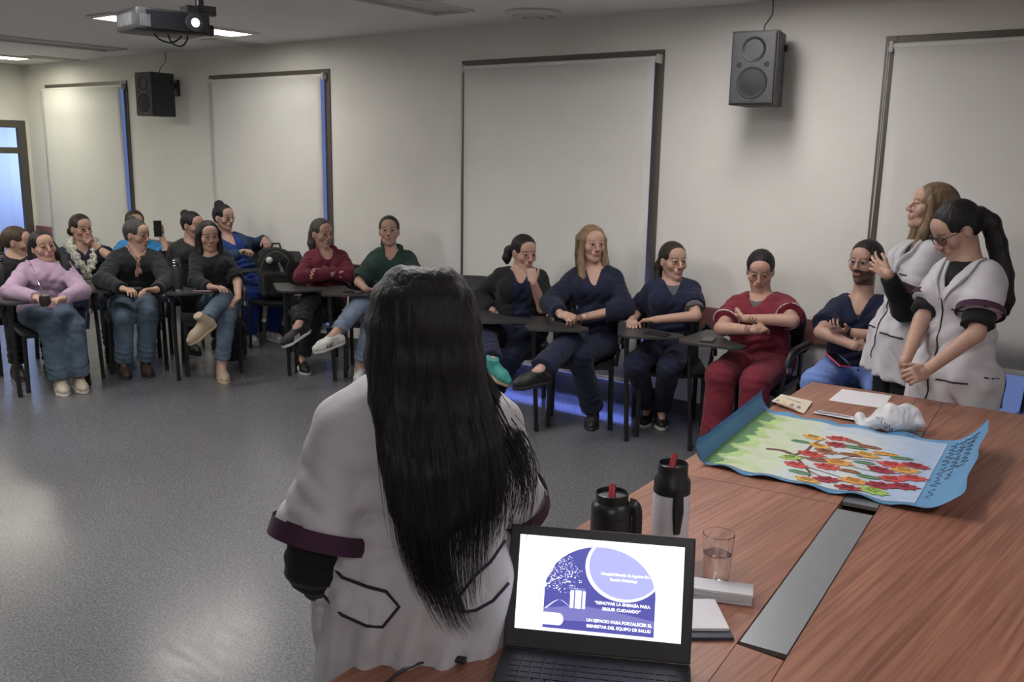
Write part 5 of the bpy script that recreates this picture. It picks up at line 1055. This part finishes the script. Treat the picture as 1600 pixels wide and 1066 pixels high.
# ------------------------------------------------------------------ loudspeakers on the wall
def speaker(x, y, zt, az, label, cable):
    s = empty('wall_loudspeaker', (x, y, zt-.21), math.radians(az+90)); tag(s, label, 'loudspeaker', 'wall loudspeakers')   # front faces local -y
    mc = plastic('dark_grey_cabinet', (.020, .022, .025), .5); mg = plastic('speaker_grille', (.018, .019, .021), .7); w, h, d = .27, .42, .27
    q = BM(); prism(q, [(-w/2, -d/2), (w/2, -d/2), (w/2*.80, d/2), (-w/2*.80, d/2)], -h/2, h/2); obj('cabinet', q, mc, s, bevel=.012)
    q = BM(); box(q, (0, -d/2-.006, 0), (w-.012, .016, h-.012)); obj('baffle', q, plastic('grey_baffle', (.040, .042, .046), .5), s, bevel=.008)
    R_ = Matrix.Rotation(math.pi/2, 3, 'X')
    def ring(name, z, prof, m):
        q = BM(); lathe(q, prof, 32); bmesh.ops.transform(q, matrix=Matrix.Translation((0, -d/2-.0135, z)) @ R_.to_4x4(), verts=q.verts); return obj(name, q, m, s, smooth=True)
    ring('horn', .105, [(.072, 0), (.068, .006), (.058, .003), (.045, -.012), (.022, -.022), (.012, -.022), (0, -.016)], mc)
    ring('woofer', -.085, [(.092, 0), (.088, .006), (.084, .004), (.070, .005), (.040, .010), (0, .012)], mg)
    for sx in (-1, 1): 
        q = BM(); cyl(q, (sx*.082, -d/2-.012, .018), (sx*.082, -d/2-.0155, .018), .016, n=18); obj('bass_port', q, M_dark, s)
    q = BM(); box(q, (.015, -d/2-.0150, -.185), (.03, .003, .006)); obj('badge', q, M_chrome, s)
    q = BM(); box(q, (0, d/2+.03, .10), (.05, .10, .05)); cyl(q, (w/2*.75, d/2-.03, .13), (w/2*.75+.03, d/2-.03, .13), .02); box(q, (0, (YW-y)-.015, .08), (.12, .03, .16)); obj('wall_bracket', q, M_ctube, s, bevel=.004)
    q = BM(); p0 = Vector((0, .05, h/2)); tube(q, spline([tuple(p0), (-.01, .07, h/2+.05), (.02, .11, h/2+.12), (.015, .12, ZC-(zt-.21)-.003)], 12), .0035, 6); obj('cable', q, M_ctube, s)
speaker(-2.235, 5.45, 2.50, -84, 'black loudspeaker high on the wall right of the tall centre blind', 0)
speaker(-8.56, 5.46, 2.495, -87, 'black loudspeaker high on the wall between the two left blinds', 0)
# ------------------------------------------------------------------ projector
pj = empty('ceiling_projector', (-4.60, 3.0, 2.425), math.radians(-12)); tag(pj, 'black projector hanging from the ceiling, its lens lit', 'projector')
M_pj = plastic('black_projector_case', (.018, .018, .021), .4)
q = BM(); box(q, (0, 0, 0), (.30, .40, .115)); obj('case', q, M_pj, pj, bevel=.022, smooth=True)          # front faces local +x
q = BM(); box(q, (.149, .02, -.002), (.006, .33, .092)); obj('front_panel', q, plastic('gloss_black_panel', (.010, .010, .013), .18), pj, bevel=.004)
q = BM(); cyl(q, (.145, .105, .0), (.175, .105, .0), .047, .044, 28); obj('lens_ring', q, M_pj, pj, smooth=True)
q = BM(); ball(q, (.168, .105, 0), (.014, .027, .027), 20); obj('lens', q, mat('lit_lens', (0, 0, 0), .1, emit=((.80, .86, 1.0), 2.4)), pj, smooth='all')
for i in range(7):
    q = BM(); box(q, (.153, -.175+.008*i, -.01), (.003, .003, .060)); obj('vent_slat', q, plastic('grey_slat', (.10, .10, .11), .5), pj)
for i in range(8):
    q = BM(); box(q, (-.10+.026*i, -.2008, 0), (.016, .003, .06)); obj('side_vent', q, plastic('grey_slat', (.10, .10, .11), .5), pj)
q = BM(); box(q, (.06, .12, .075), (.10, .06, .04)); box(q, (.06, .21, .08), (.06, .10, .05)); cyl(q, (.06, .215, -.02), (.06, .245, -.02), .03, n=18); cyl(q, (.06, .18, .05), (.06, .18, ZC-2.425), .022, n=14); lathe(q, [(0, ZC-2.425-.014), (.06, ZC-2.425-.014), (.06, ZC-2.425)], 18, (.06, .18, 0)); obj('ceiling_mount', q, M_ctube, pj)
q = BM(); tube(q, spline([(.02, -.06, -.055), (.03, -.04, -.085), (.03, .02, -.10), (.03, .07, -.075), (.03, .09, -.05)], 14), .0045, 6); tube(q, spline([(.05, .0, -.055), (.06, .02, -.105), (.06, .07, -.115), (.05, .105, -.08), (.05, .11, -.05)], 14), .0045, 6); tag(obj('loose_cables', q, M_ctube, pj), kind='stuff')
q = BM(); tube(q, spline([(.06, .18, .24), (.10, .23, .22), (.14, .30, .235), (.16, .42, .285)], 12), .008, 6); obj('signal_cable', q, M_ctube, pj)
sp_d = bpy.data.lights.new('projector_beam', 'SPOT'); sp_d.energy = 260; sp_d.color = (.78, .84, 1.0); sp_d.spot_size = math.radians(26); sp_d.spot_blend = .05; sp_d.shadow_soft_size = .02
sp_o = bpy.data.objects.new('projector_beam', sp_d); COL.objects.link(sp_o); sp_o.location = (-4.40, 3.06, 2.425); sp_o.rotation_euler = Vector((7.6, -.9, -.85)).to_track_quat('-Z', 'Y').to_euler()
# ------------------------------------------------------------------ ceiling fittings
def vent(x, y, sx, sy, label):
    v = empty('ceiling_vent', (x, y, ZC)); tag(v, label, 'vent')
    q = BM(); 
    for dx, dy, a, b in ((0, -sy/2, sx, .03), (0, sy/2, sx, .03), (-sx/2, 0, .03, sy), (sx/2, 0, .03, sy)): box(q, (dx, dy, -.006), (a, b, .012))
    obj('frame', q, M_tray, v); q = BM(); box(q, (0, 0, -.001), (sx-.03, sy-.03, .002)); obj('backing', q, M_dark, v)
    n = max(3, int(sx/.035))
    for i in range(n):
        q = BM(); box(q, (-sx/2+sx*(i+.5)/n, 0, -.006), (.018, sy-.03, .004), Matrix.Rotation(.5, 3, 'Y')); obj('slat', q, M_tray, v)
vent(-10.45, 5.40, .22, .50, 'long slotted ceiling vent near the far left corner'); vent(-7.25, 5.42, .20, .50, 'slotted ceiling vent above the second blind')
rd = empty('round_diffuser', (-3.83, 5.33, ZC)); tag(rd, 'round white air diffuser in the ceiling above the centre blind', 'vent')
for name, prof, m in (('outer_ring', [(.19, 0), (.195, -.012), (.15, -.030), (.14, -.014), (.15, 0)], M_tray), ('middle_cone', [(.125, -.006), (.115, -.034), (.08, -.040), (.085, -.006)], M_tray), ('inner_cone', [(.06, -.010), (.055, -.042), (0, -.046)], M_tray), ('dark_throat', [(.15, -.002), (0, -.002)], M_dark)):
    q = BM(); lathe(q, prof, 32); obj(name, q, m, rd, smooth=True)
q = BM(); box(q, (XL+.03, 5.05, 2.42), (.06, .62, .12)); tag(obj('wall_unit', q, plastic('cream_plastic', (.55, .45, .33), .5), bevel=.01), 'small cream box fixed to the wall above the door', 'box')
# ------------------------------------------------------------------ things people carry
M_phone = plastic('phone_case_black', (.014, .014, .016), .3); M_pscreen = mat('phone_screen', (.012, .012, .015), .08)
def phone(p, rot, label, m=M_phone, group=None):
    r = empty('phone', tuple(p)); r.rotation_euler = rot; tag(r, label, 'phone', group)
    q = BM(); box(q, (0, 0, .004), (.074, .152, .008)); obj('case', q, m, r, bevel=.0025); q = BM(); box(q, (0, 0, .0084), (.066, .142, .001)); obj('screen', q, M_pscreen, r)
    q = BM(); box(q, (-.018, .052, -.001), (.024, .034, .003)); obj('camera_block', q, M_dark, r, bevel=.001)
    return r
def on_tablet(P, lx_, ly_, z=.7045):
    f = np.array([P.f[0], P.f[1]]); f /= np.linalg.norm(f); r = np.array([f[1], -f[0]]); b = P.hp[:2]+f*.07+r*(.085 if P in (P6, P8, P9, P11) else 0)
    q = b+f*ly_+r*lx_; return (q[0], q[1], z), math.atan2(f[1], f[0])-math.pi/2
p_, a_ = on_tablet(P13, .20, .30); phone(p_, (0, 0, a_+.25), 'black phone on the tablet of the woman in burgundy scrubs')
p_, a_ = on_tablet(P12, .12, .36); phone(p_, (0, 0, a_+1.1), 'black phone on the tablet of the young woman in navy scrubs')
p_, a_ = on_tablet(P9, .12, .35); phone(p_, (0, 0, a_+1.2), 'black phone on the tablet between burgundy jacket and green shirt')
p_, a_ = on_tablet(P6, .06, .36); phone(p_, (0, 0, a_+1.3), 'phone in a pale pink case on the tablet beside the black bottle', plastic('pale_pink_case', (.42, .24, .28), .4))
phone((-1.52, 5.10, .672), (.30, .10, .95), 'phone in a bright pink case on the lap of the bearded man', plastic('bright_pink_case', (.55, .06, .14), .35))
w_ = P3.j['wrr']; hp2 = lerp(P3.j['wrr'], P3.j['htr'], .85); d_ = nrm(P3.j['htr']-P3.j['wrr'])
ph = phone(tuple(hp2+np.array([.035, -.03, .01])), (math.radians(84), 0, math.radians(62)), 'dark phone held up by the person in bright blue', plastic('grey_phone_case', (.13, .13, .12), .4))
# mate gourd with metal straw
gp = (P1.j['htl']+P1.j['htr'])/2; mg = empty('mate_gourd', (gp[0]+.02, gp[1]-.03, .7045)); tag(mg, 'dark mate gourd with a metal straw in the hands of the lilac sweater', 'cup')
q = BM(); lathe(q, [(0, 0), (.026, 0), (.036, .02), (.038, .05), (.032, .074), (.028, .076), (.026, .066), (0, .064)], 24); obj('gourd', q, plastic('dark_brown_gourd', (.022, .014, .012), .4), mg, smooth=True)
q = BM(); lathe(q, [(.0325, .070), (.0345, .074), (.033, .080), (.028, .080), (.027, .074)], 24); obj('metal_rim', q, M_chrome, mg, smooth=True)
q = BM(); tube(q, [(.0, .005, .05), (-.02, -.01, .12), (-.035, -.018, .165), (-.05, -.022, .175)], .0035, 8); obj('straw', q, M_chrome, mg, smooth=True)
def bottle(p, label, h=.26, r=.038):
    b = empty('flask_bottle', p); tag(b, label, 'bottle')
    q = BM(); lathe(q, [(0, 0), (r, 0), (r, .02)], 24); obj('steel_foot', q, M_chrome, b, smooth=True)
    q = BM(); lathe(q, [(r*1.02, .02), (r*1.02, h*.66), (r*.8, h*.73), (0, h*.73)], 24); obj('flask_body', q, plastic('matt_black_bottle', (.013, .013, .014), .45), b, smooth=True)
    q = BM(); lathe(q, [(r*.62, h*.72), (r*.62, h*.78), (r*.70, h*.79), (r*.70, h*.93), (r*.6, h*.95), (0, h*.95)], 24); obj('screw_cap', q, M_phone, b, smooth=True)
    for z in (.755, .84, .90):
        q = BM(); lathe(q, [(r*.71, h*z), (r*.74, h*(z+.006)), (r*.71, h*(z+.014))], 24); obj('steel_ring', q, M_chrome, b, smooth=True)
p_, a_ = on_tablet(P6, .25, .34); bottle(p_, 'black flask bottle with steel rings on the tablet of the long haired woman')
p_, a_ = on_tablet(P0, .17, .34); bottle(p_, 'black flask bottle with steel rings at the left edge of the photo')
# bags
M_bagk = fabric('black_nylon', (.012, .012, .013), bump=.3); 
def rucksack(c, az, s, label, badge):
    c = np.array(c, float); a = math.radians(az); R = np.array([[math.cos(a), -math.sin(a), 0], [math.sin(a), math.cos(a), 0], [0, 0, 1]]); r = empty('backpack', tuple(c)); tag(r, label, 'bag')
    W = Field(c-[.3, .3, .02], c+[.3, .3, .55], .009); L = lambda x, y, z: c+R@(np.array([x, y, z])*s)
    W.add(('b', L(0, 0, .20), np.array([.16, .09, .20])*s, .07*s, R), .02).add(('e', L(0, 0, .36), np.array([.145, .085, .11])*s, R), .05).add(('b', L(0, -.095, .14), np.array([.12, .035, .11])*s, .03*s, R), .02)
    W.wrinkle(.006, .12, 3); W.cut(c+[0, 0, .001], (0, 0, -1)); mesh_np('bag_body', *W.surface(), M_bagk, r, origin=c)
    q = BM(); tube(q, [Vector(L(x, .02, z)-c) for x, z in ((-.04, .455), (-.03, .50), (.03, .50), (.04, .455))], .009*s, 8, flat=.6); obj('top_handle', q, M_bagk, r, smooth=True)
    q = BM(); tube(q, [Vector(W.snap(L(x, -.3, z), R@np.array([0, 1, 0]), .002)-c) for x, z in [(.145*math.cos(t), .20+.235*math.sin(t)) for t in np.linspace(.1, math.pi-.1, 20)]], .0045, 6); obj('zip', q, plastic('grey_zip', (.10, .10, .10), .4), r, smooth=True)
    if badge:
        p_ = W.snap(L(-.06, -.3, .36), R@np.array([0, 1, 0]), .0); q = BM(); ball(q, Vector(p_-c), (.030, .030, .030), 14); obj('round_badge', q, mat('white_badge', (.6, .6, .58), .4), r, smooth='all')
        q = BM(); tube(q, [Vector(W.snap(L(.02+.05*t, -.3, .34-.14*t), R@np.array([0, 1, 0]), .0)-c) for t in np.linspace(0, 1, 6)], .013, 6, flat=.35); obj('patterned_strap', q, mat('grey_patterned_strap', (.16, .16, .15), .7, var=.9, scale=70), r)
    else:
        for i in range(4):
            q = BM(); tube(q, [Vector(W.snap(L(x, -.3, .12+.022*i), R@np.array([0, 1, 0]), .001)-c) for x in np.linspace(-.09, .02, 5)], .004, 6); obj('pale_stripe', q, mat('white_badge', (.6, .6, .58), .4), r)
rucksack((-6.60, 5.31, .452), 50, .98, 'black backpack with a round white badge propped beside the denim jacket', True)
rucksack((-6.52, 4.73, 0), 30, .80, 'black bag with pale stripes on the floor under the long haired woman', False)
# ------------------------------------------------------------------ clothing details
def ring_on(P, name, c, ax, r, th, m, label=None):
    q = BM(); ax = Vector(nrm(ax)); u = ax.orthogonal().normalized(); v = ax.cross(u); tube(q, [Vector(c-P.O)+(u*math.cos(t)+v*math.sin(t))*r for t in np.linspace(0, 2*math.pi, 20)], th, 6); o = obj(name, q, m, P.root, smooth='all'); return o
def patch(P, name, p, m, sx, sz, d=None):
    d = -P.f if d is None else d; c = P.W.snap(p, d, .000); q = BM(); box(q, (0, 0, 0), (sx, .004, sz)); M_ = Matrix([list(x) for x in np.stack([P.r, P.f, P.up], 1)]).to_4x4(); M_.translation = Vector(c-P.O); bmesh.ops.transform(q, matrix=M_, verts=q.verts); return obj(name, q, m, P.root, bevel=.001)
def buttons(P, zs, x, m, r=.006):
    for z in zs:
        c = P.W.snap(P.hp+P.up*z+P.r*x+P.f*.3, -P.f, .0); q = BM(); ball(q, Vector(c-P.O), (r, r, r), 10); obj('button', q, m, P.root, smooth='all')
def collar(P, m, spread=.075, drop=.10, w=.030):
    """two pointed collar flaps around the neckline"""
    for sg in (-1, 1):
        a = [P.nb+P.up*.055-P.f*.055+P.r*sg*.01, P.nb+P.up*.045+P.r*sg*.068-P.f*.01, P.nb+P.up*.005+P.r*sg*.072+P.f*.055, P.nb-P.up*drop*.75+P.r*sg*.03+P.f*.115]
        q = BM(); P_ = spline([x-P.O for x in a], 14); tube(q, [tuple(x) for x in P_], list(np.interp(np.linspace(0, 1, 14), [0, .7, 1], [w*.55, w, w*.5])), 8, flat=.28); obj('collar', q, m, P.root, smooth='all')
collar(P9, M_green); buttons(P9, (.27, .18, .09), .02, M_white); collar(P8, M_winej, w=.028, drop=.15)
buttons(P10, (.33, .25, .17, .09), .055, M_white, .006); buttons(P4, (.12,), .0, M_white, .006)
patch(P8, 'badge', P8.hp+P8.up*.26-P8.r*.085+P8.f*.3, mat('pink_badge', (.62, .30, .32), .4), .035, .055)
patch(P11, 'emblem', P11.hp+P11.up*.24-P11.r*.095+P11.f*.3, mat('white_emblem', (.50, .52, .55), .5), .022, .024); patch(P11, 'emblem', P11.hp+P11.up*.26+P11.r*.105+P11.f*.3, mat('grey_emblem', (.20, .22, .25), .5), .028, .035)
patch(P14, 'emblem', P14.hp+P14.up*.20-P14.r*.11+P14.f*.3, mat('white_emblem', (.50, .52, .55), .5), .018, .012)
patch(P2, 'emblem', P2.hp+P2.up*.24+P2.r*.09+P2.f*.3, mat('teal_pink_emblem', (.25, .25, .33), .5), .05, .03)
for P in (P13,):
    for sd in 'lr':
        sh, el = P.j['sh'+sd], P.j['el'+sd]; ring_on(P, 'white_piping', lerp(sh, el, .70), el-sh, .047*1.22**.7+.016+.012, .0035, M_wpipe)
    line_on(P, P.W, [P.hp+P.up*.02+P.f*.3-P.r*.08, P.hp+P.up*.005+P.f*.3-P.r*.16], .0035, M_wpipe, 'pocket_piping')
    line_on(P, P.W, [P.hp+P.up*.30+P.f*.3-P.r*.05, P.hp+P.up*.285+P.f*.3-P.r*.11], .003, M_wpipe, 'pocket_piping')
for sd in 'l':   # watch on the bearded man's wrist
    wr, el = P14.j['wrr'], P14.j['elr']; c = lerp(wr, el, .10); ring_on(P14, 'watch_strap', c, wr-el, .030, .006, M_phone)
    q = BM(); n_ = nrm(np.array([-.25, -.8, .55])); box(q, (0, 0, 0), (.036, .040, .010)); M_ = Vector(n_).to_track_quat('Z', 'Y').to_matrix().to_4x4(); M_.translation = Vector(c+n_*.032-P14.O); bmesh.ops.transform(q, matrix=M_, verts=q.verts); obj('watch', q, M_pscreen, P14.root, bevel=.003)
wr, el = P7.j['wrr'], P7.j['elr']; ring_on(P7, 'wristband', lerp(wr, el, .08), wr-el, .031, .007, M_phone)
# scarves
def scarf(P, m, pts, r, name='scarf'):
    q = BM(); P_ = spline(pts, 30); W = [r*(1+.25*math.sin(i*1.7)) for i in range(30)]; tube(q, [tuple(x-P.O) for x in P_], W, 10, flat=.55); return obj(name, q, m, P.root, smooth='all')
n_ = P2.nb; U, F_, R_ = P2.up, P2.f, P2.r
scarf(P2, M_scarf, [n_+U*.055-F_*.08, n_+U*.05+R_*.095, n_-U*.0+R_*.095+F_*.10, n_-U*.10+R_*.06+F_*.165, n_-U*.19-R_*.0+F_*.185, n_-U*.29-R_*.05+F_*.185], .048)
scarf(P2, M_scarf, [n_+U*.055-F_*.08, n_+U*.055-R_*.095, n_-U*.0-R_*.095+F_*.10, n_-U*.09-R_*.06+F_*.165, n_-U*.18-R_*.03+F_*.19], .046)
n_ = P4.nb; U, F_, R_ = P4.up, P4.f, P4.r
scarf(P4, M_nscarf, [n_+U*.045-F_*.05, n_+U*.035+R_*.062, n_-U*.01+R_*.045+F_*.10, n_-U*.07-R_*.005+F_*.155, n_-U*.18-R_*.0+F_*.195], .019, 'neckerchief')
scarf(P4, M_nscarf, [n_+U*.045-F_*.05, n_+U*.035-R_*.062, n_-U*.01-R_*.048+F_*.10, n_-U*.07+F_*.155, n_-U*.16-R_*.03+F_*.185], .018, 'neckerchief')
# uniform lapels, sweater ruffles
for P in (P15, P16):
    for sg in (-1, 1):
        q = [P.W.snap(x, -P.f, .0) for x in spline([P.nb+P.up*.03+P.r*sg*.088+P.f*.3, P.nb-P.up*.02+P.r*sg*.082+P.f*.3, P.nb-P.up*.09+P.r*sg*.05+P.f*.3, P.nb-P.up*.155+P.r*sg*.012+P.f*.3], 16)]
        b_ = BM(); tube(b_, [Vector(x+P.f*.004-P.O) for x in q], list(np.interp(np.linspace(0, 1, 16), [0, .55, 1], [.018, .026, .010])), 8, flat=.35); obj('lapel', b_, M_coat, P.root, smooth='all')
for sg in (-1, 1):
    P = P1; dd = nrm(-P.f*.75-P.up*.65-P.r*sg*.25); pts = [P.W.snap(x-dd*.16, dd, .0) for x in spline([P.nb+P.up*.0+P.r*sg*.135-P.f*.02, P.nb+P.up*.0+P.r*sg*.13+P.f*.04, P.nb-P.up*.04+P.r*sg*.12+P.f*.09, P.nb-P.up*.09+P.r*sg*.11+P.f*.12], 22)]
    b_ = BM(); tube(b_, [Vector(x+P.r*sg*.006*math.sin(i*2.1)-P.O) for i, x in enumerate(pts)], [.010+.005*math.sin(i*2.1+1) for i in range(22)], 6); obj('ruffle', b_, M_lilac, P.root, smooth='all')
# uniform piping
for P, zz in ((P16, .36), (P15, .36)):
    line_on(P, P.W, [P.nb-P.up*.15+P.f*.35, P.hp+P.up*.18+P.f*.35, P.hp-P.up*.05+P.f*.35, P.hp-P.up*.20+P.f*.35], .0036, M_piping, 'front_piping', n=30, lift=.003)
    for x, z, w in ((-.095, .33, .045), (-.10, .02, .06), (.10, .02, .06)): line_on(P, P.W, [P.hp+P.up*(z+.006)+P.f*.35+P.r*(x-w), P.hp+P.up*z+P.f*.35+P.r*(x+w)], .0042, M_piping, 'pocket_piping', n=12, lift=.003)
    side = -P.r
    line_on(P, P.W, [P.hp+P.up*.06+P.f*.06+side*.4, P.hp+P.up*.05-P.f*.03+side*.4], .0038, M_piping, 'side_piping', d=-side, n=10)
q = BM(); c = P15.W.snap(P15.nb-P15.up*.04+P15.f*.3, -P15.f, .0)-P15.O; tube(q, [Vector(c)+Vector((0, 0, -.05)), Vector(c)+Vector((-.01, -.02, .035))], .007, 8); obj('pen', q, mat('pink_plastic', (.45, .08, .14), .4), P15.root, smooth=True)
ring_on(P15, 'ring', lerp(P15.j['wrr'], P15.j['htr'], .95), P15.j['htr']-P15.j['wrr'], .010, .0015, M_chrome)

for sd in 'lr':   # inked marks on the folded forearms
    wr, el = P13.j['wr'+sd], P13.j['el'+sd]; ax = nrm(el-wr); cm = nrm(np.array([0, 0, CAMZ])-wr); n_ = nrm(cm-ax*(cm@ax)); s2 = np.cross(ax, n_)
    for k in range(3):
        q = BM(); P_ = [lerp(wr, el, .10+.06*k+.02*math.sin(3*t))-P13.O+(n_*math.cos(.7*math.sin(t)+.3*k)+s2*math.sin(.7*math.sin(t)+.3*k))*(.0275+.0020*k) for t in np.linspace(0, 4.5, 14)]
        tube(q, [Vector(x) for x in P_], .0017, 5); obj('tattoo', q, mat('tattoo_ink', (.06, .05, .055), .6), P13.root)

# ------------------------------------------------------------------ the woman seen from behind: hair to the waist, belt tabs
P = P17; B_ = -P.f   # her back faces the camera
def bk(x, z, y=.0): return P.hd+P.r*x+np.array([0, 0, z])+B_*y
G17 = [[bk(-.015, .118, .0), bk(-.062, .085, .02), bk(-.086, .0, .03), bk(-.082, -.12, .085), bk(-.055, -.28, .16), bk(-.030, -.42, .17), bk(.015, -.52, .175)],
       [bk(-.012, .122, .02), bk(-.045, .080, .06), bk(-.066, .0, .080), bk(-.056, -.14, .11), bk(-.030, -.32, .168), bk(.00, -.46, .18), bk(.06, -.57, .18)],
       [bk(.0, .122, .02), bk(-.005, .08, .075), bk(-.008, .01, .098), bk(.0, -.14, .11), bk(.02, -.34, .165), bk(.045, -.50, .185), bk(.10, -.60, .18)],
       [bk(.012, .120, .02), bk(.035, .08, .068), bk(.045, .01, .094), bk(.060, -.14, .11), bk(.085, -.30, .165), bk(.085, -.44, .185), bk(.095, -.57, .18)],
       [bk(.015, .118, .01), bk(.055, .08, .04), bk(.076, .0, .07), bk(.096, -.13, .10), bk(.125, -.25, .155), bk(.125, -.35, .17), bk(.115, -.44, .18)],
       [bk(.018, .115, .0), bk(.068, .075, .01), bk(.090, .0, .02), bk(.112, -.13, .06), bk(.150, -.22, .125), bk(.160, -.30, .14), bk(.145, -.38, .165)]]
lo_, hi_ = P.hd-[.35, .35, .75], P.hd+[.35, .35, .25]
W = Field(lo_, hi_, .0085)
for g_ in G17:
    s_ = spline(g_, 11)[1:8]
    for i in range(len(s_)-1): W.add(('c', s_[i]-B_*.012, s_[i+1]-B_*.012, .030-.0024*i, .030-.0024*(i+1)), .03)
for k in range(5):
    for u in (.25, .5, .75):
        s_ = spline(lerp(np.array(G17[k]), np.array(G17[k+1]), u), 11)[1:8]
        for i in range(len(s_)-1): W.add(('c', s_[i]-B_*.012, s_[i+1]-B_*.012, .030-.0024*i, .030-.0024*(i+1)), .02)
W.wrinkle(.003, .03, 8, dirn=P.r*2); mesh_np('hair', *W.surface(), P.hm, P.root, origin=P.O)
strands(P, G17, 2600, .0014, P.hm, P.root, jit=.009, seg=18)
G17c = [[bk(.08, .06, .0), bk(.115, -.06, .0), bk(.17, -.16, .02), bk(.205, -.21, .06), bk(.215, -.29, .09), bk(.19, -.36, .14)], [bk(.08, .05, .02), bk(.11, -.08, .05), bk(.15, -.19, .09), bk(.19, -.28, .13), bk(.19, -.35, .15), bk(.16, -.43, .17)]]
strands(P, G17c, 200, .0014, P.hm, P.root, jit=.010, seg=16, seed=6)
def tab(name, pts):   # belt tab with dark piping; pts in (x right, z up) from the pelvis, on the back
    Q_ = [P.W.snap(P.hp+P.r*x+P.up*z+B_*.4, -B_, .0) for x, z in pts]; c = np.mean(Q_, 0)
    q = BM(); vs = [q.verts.new(Vector(x+B_*.007-P.O)) for x in Q_]; cv = q.verts.new(Vector(P.W.snap(P.hp+P.r*np.mean([a for a, b in pts])+P.up*np.mean([b for a, b in pts])+B_*.4, -B_, 0)+B_*.009-P.O)); vb = [q.verts.new(Vector(x-B_*.01-P.O)) for x in Q_]; n = len(vs)
    for i in range(n): q.faces.new((cv, vs[i], vs[(i+1) % n])); q.faces.new((vs[i], vb[i], vb[(i+1) % n], vs[(i+1) % n]))
    t_ = obj(name, q, M_coat, P.root, smooth=True); q = BM(); k = [i for i in range(n)][1:]+[0]
    tube(q, [Vector(x+B_*.009-P.O) for x in Q_[:-1]] if False else [Vector(x+B_*.009-P.O) for x in Q_], .0034, 6); obj('tab_piping', q, M_piping, t_, smooth='all')
tab('belt_tab', [(x+.012, z-.125) for x, z in ((-.205, .215), (-.16, .195), (-.11, .183), (-.072, .178), (-.046, .148), (-.078, .108), (-.11, .108), (-.16, .12), (-.205, .145))])
tab('belt_tab', [(x, z-.125) for x, z in ((.185, .235), (.15, .215), (.115, .195), (.085, .165), (.095, .135), (.12, .128), (.155, .145), (.19, .165))])
line_on(P, P.W, [P.hp+P.r*.045-P.up*.04+B_*.4, P.hp+P.r*.045-P.up*.25+B_*.4], .0018, M_coat, 'back_vent', d=-B_, n=16)
# ------------------------------------------------------------------ loose strands for the other long-haired women
def side_strands(P, zl, w, fwd_, n, r=.0014):
    for sg in (-1, 1):
        h = lambda x, y, z: P.hpt(x*sg, y, z)
        G_ = [[h(.02, .05, .105), h(.070, .045, .04), h(.086, .035, -.05), h(w, .03+fwd_*.4, -.13), h(w, fwd_+.01, zl*.8), h(w*.95, fwd_+.02, zl)], [h(.02, .0, .12), h(.080, .0, .04), h(.096, -.005, -.05), h(w+.012, .0+fwd_*.3, -.13), h(w+.01, fwd_-.01, zl*.8), h(w, fwd_, zl*.97)], [h(.01, -.05, .11), h(.07, -.07, .04), h(.085, -.07, -.06), h(w, -.04, -.14), h(w, fwd_-.04, zl*.8), h(w*.95, fwd_-.02, zl*.95)]]
        strands(P, G_, n, r, P.hm, P.root, jit=.006, seg=12, seed=11+sg)
side_strands(P11, -.28, .088, .06, 160); side_strands(P6, -.26, .082, .055, 140); side_strands(P15, -.23, .078, .03, 160)
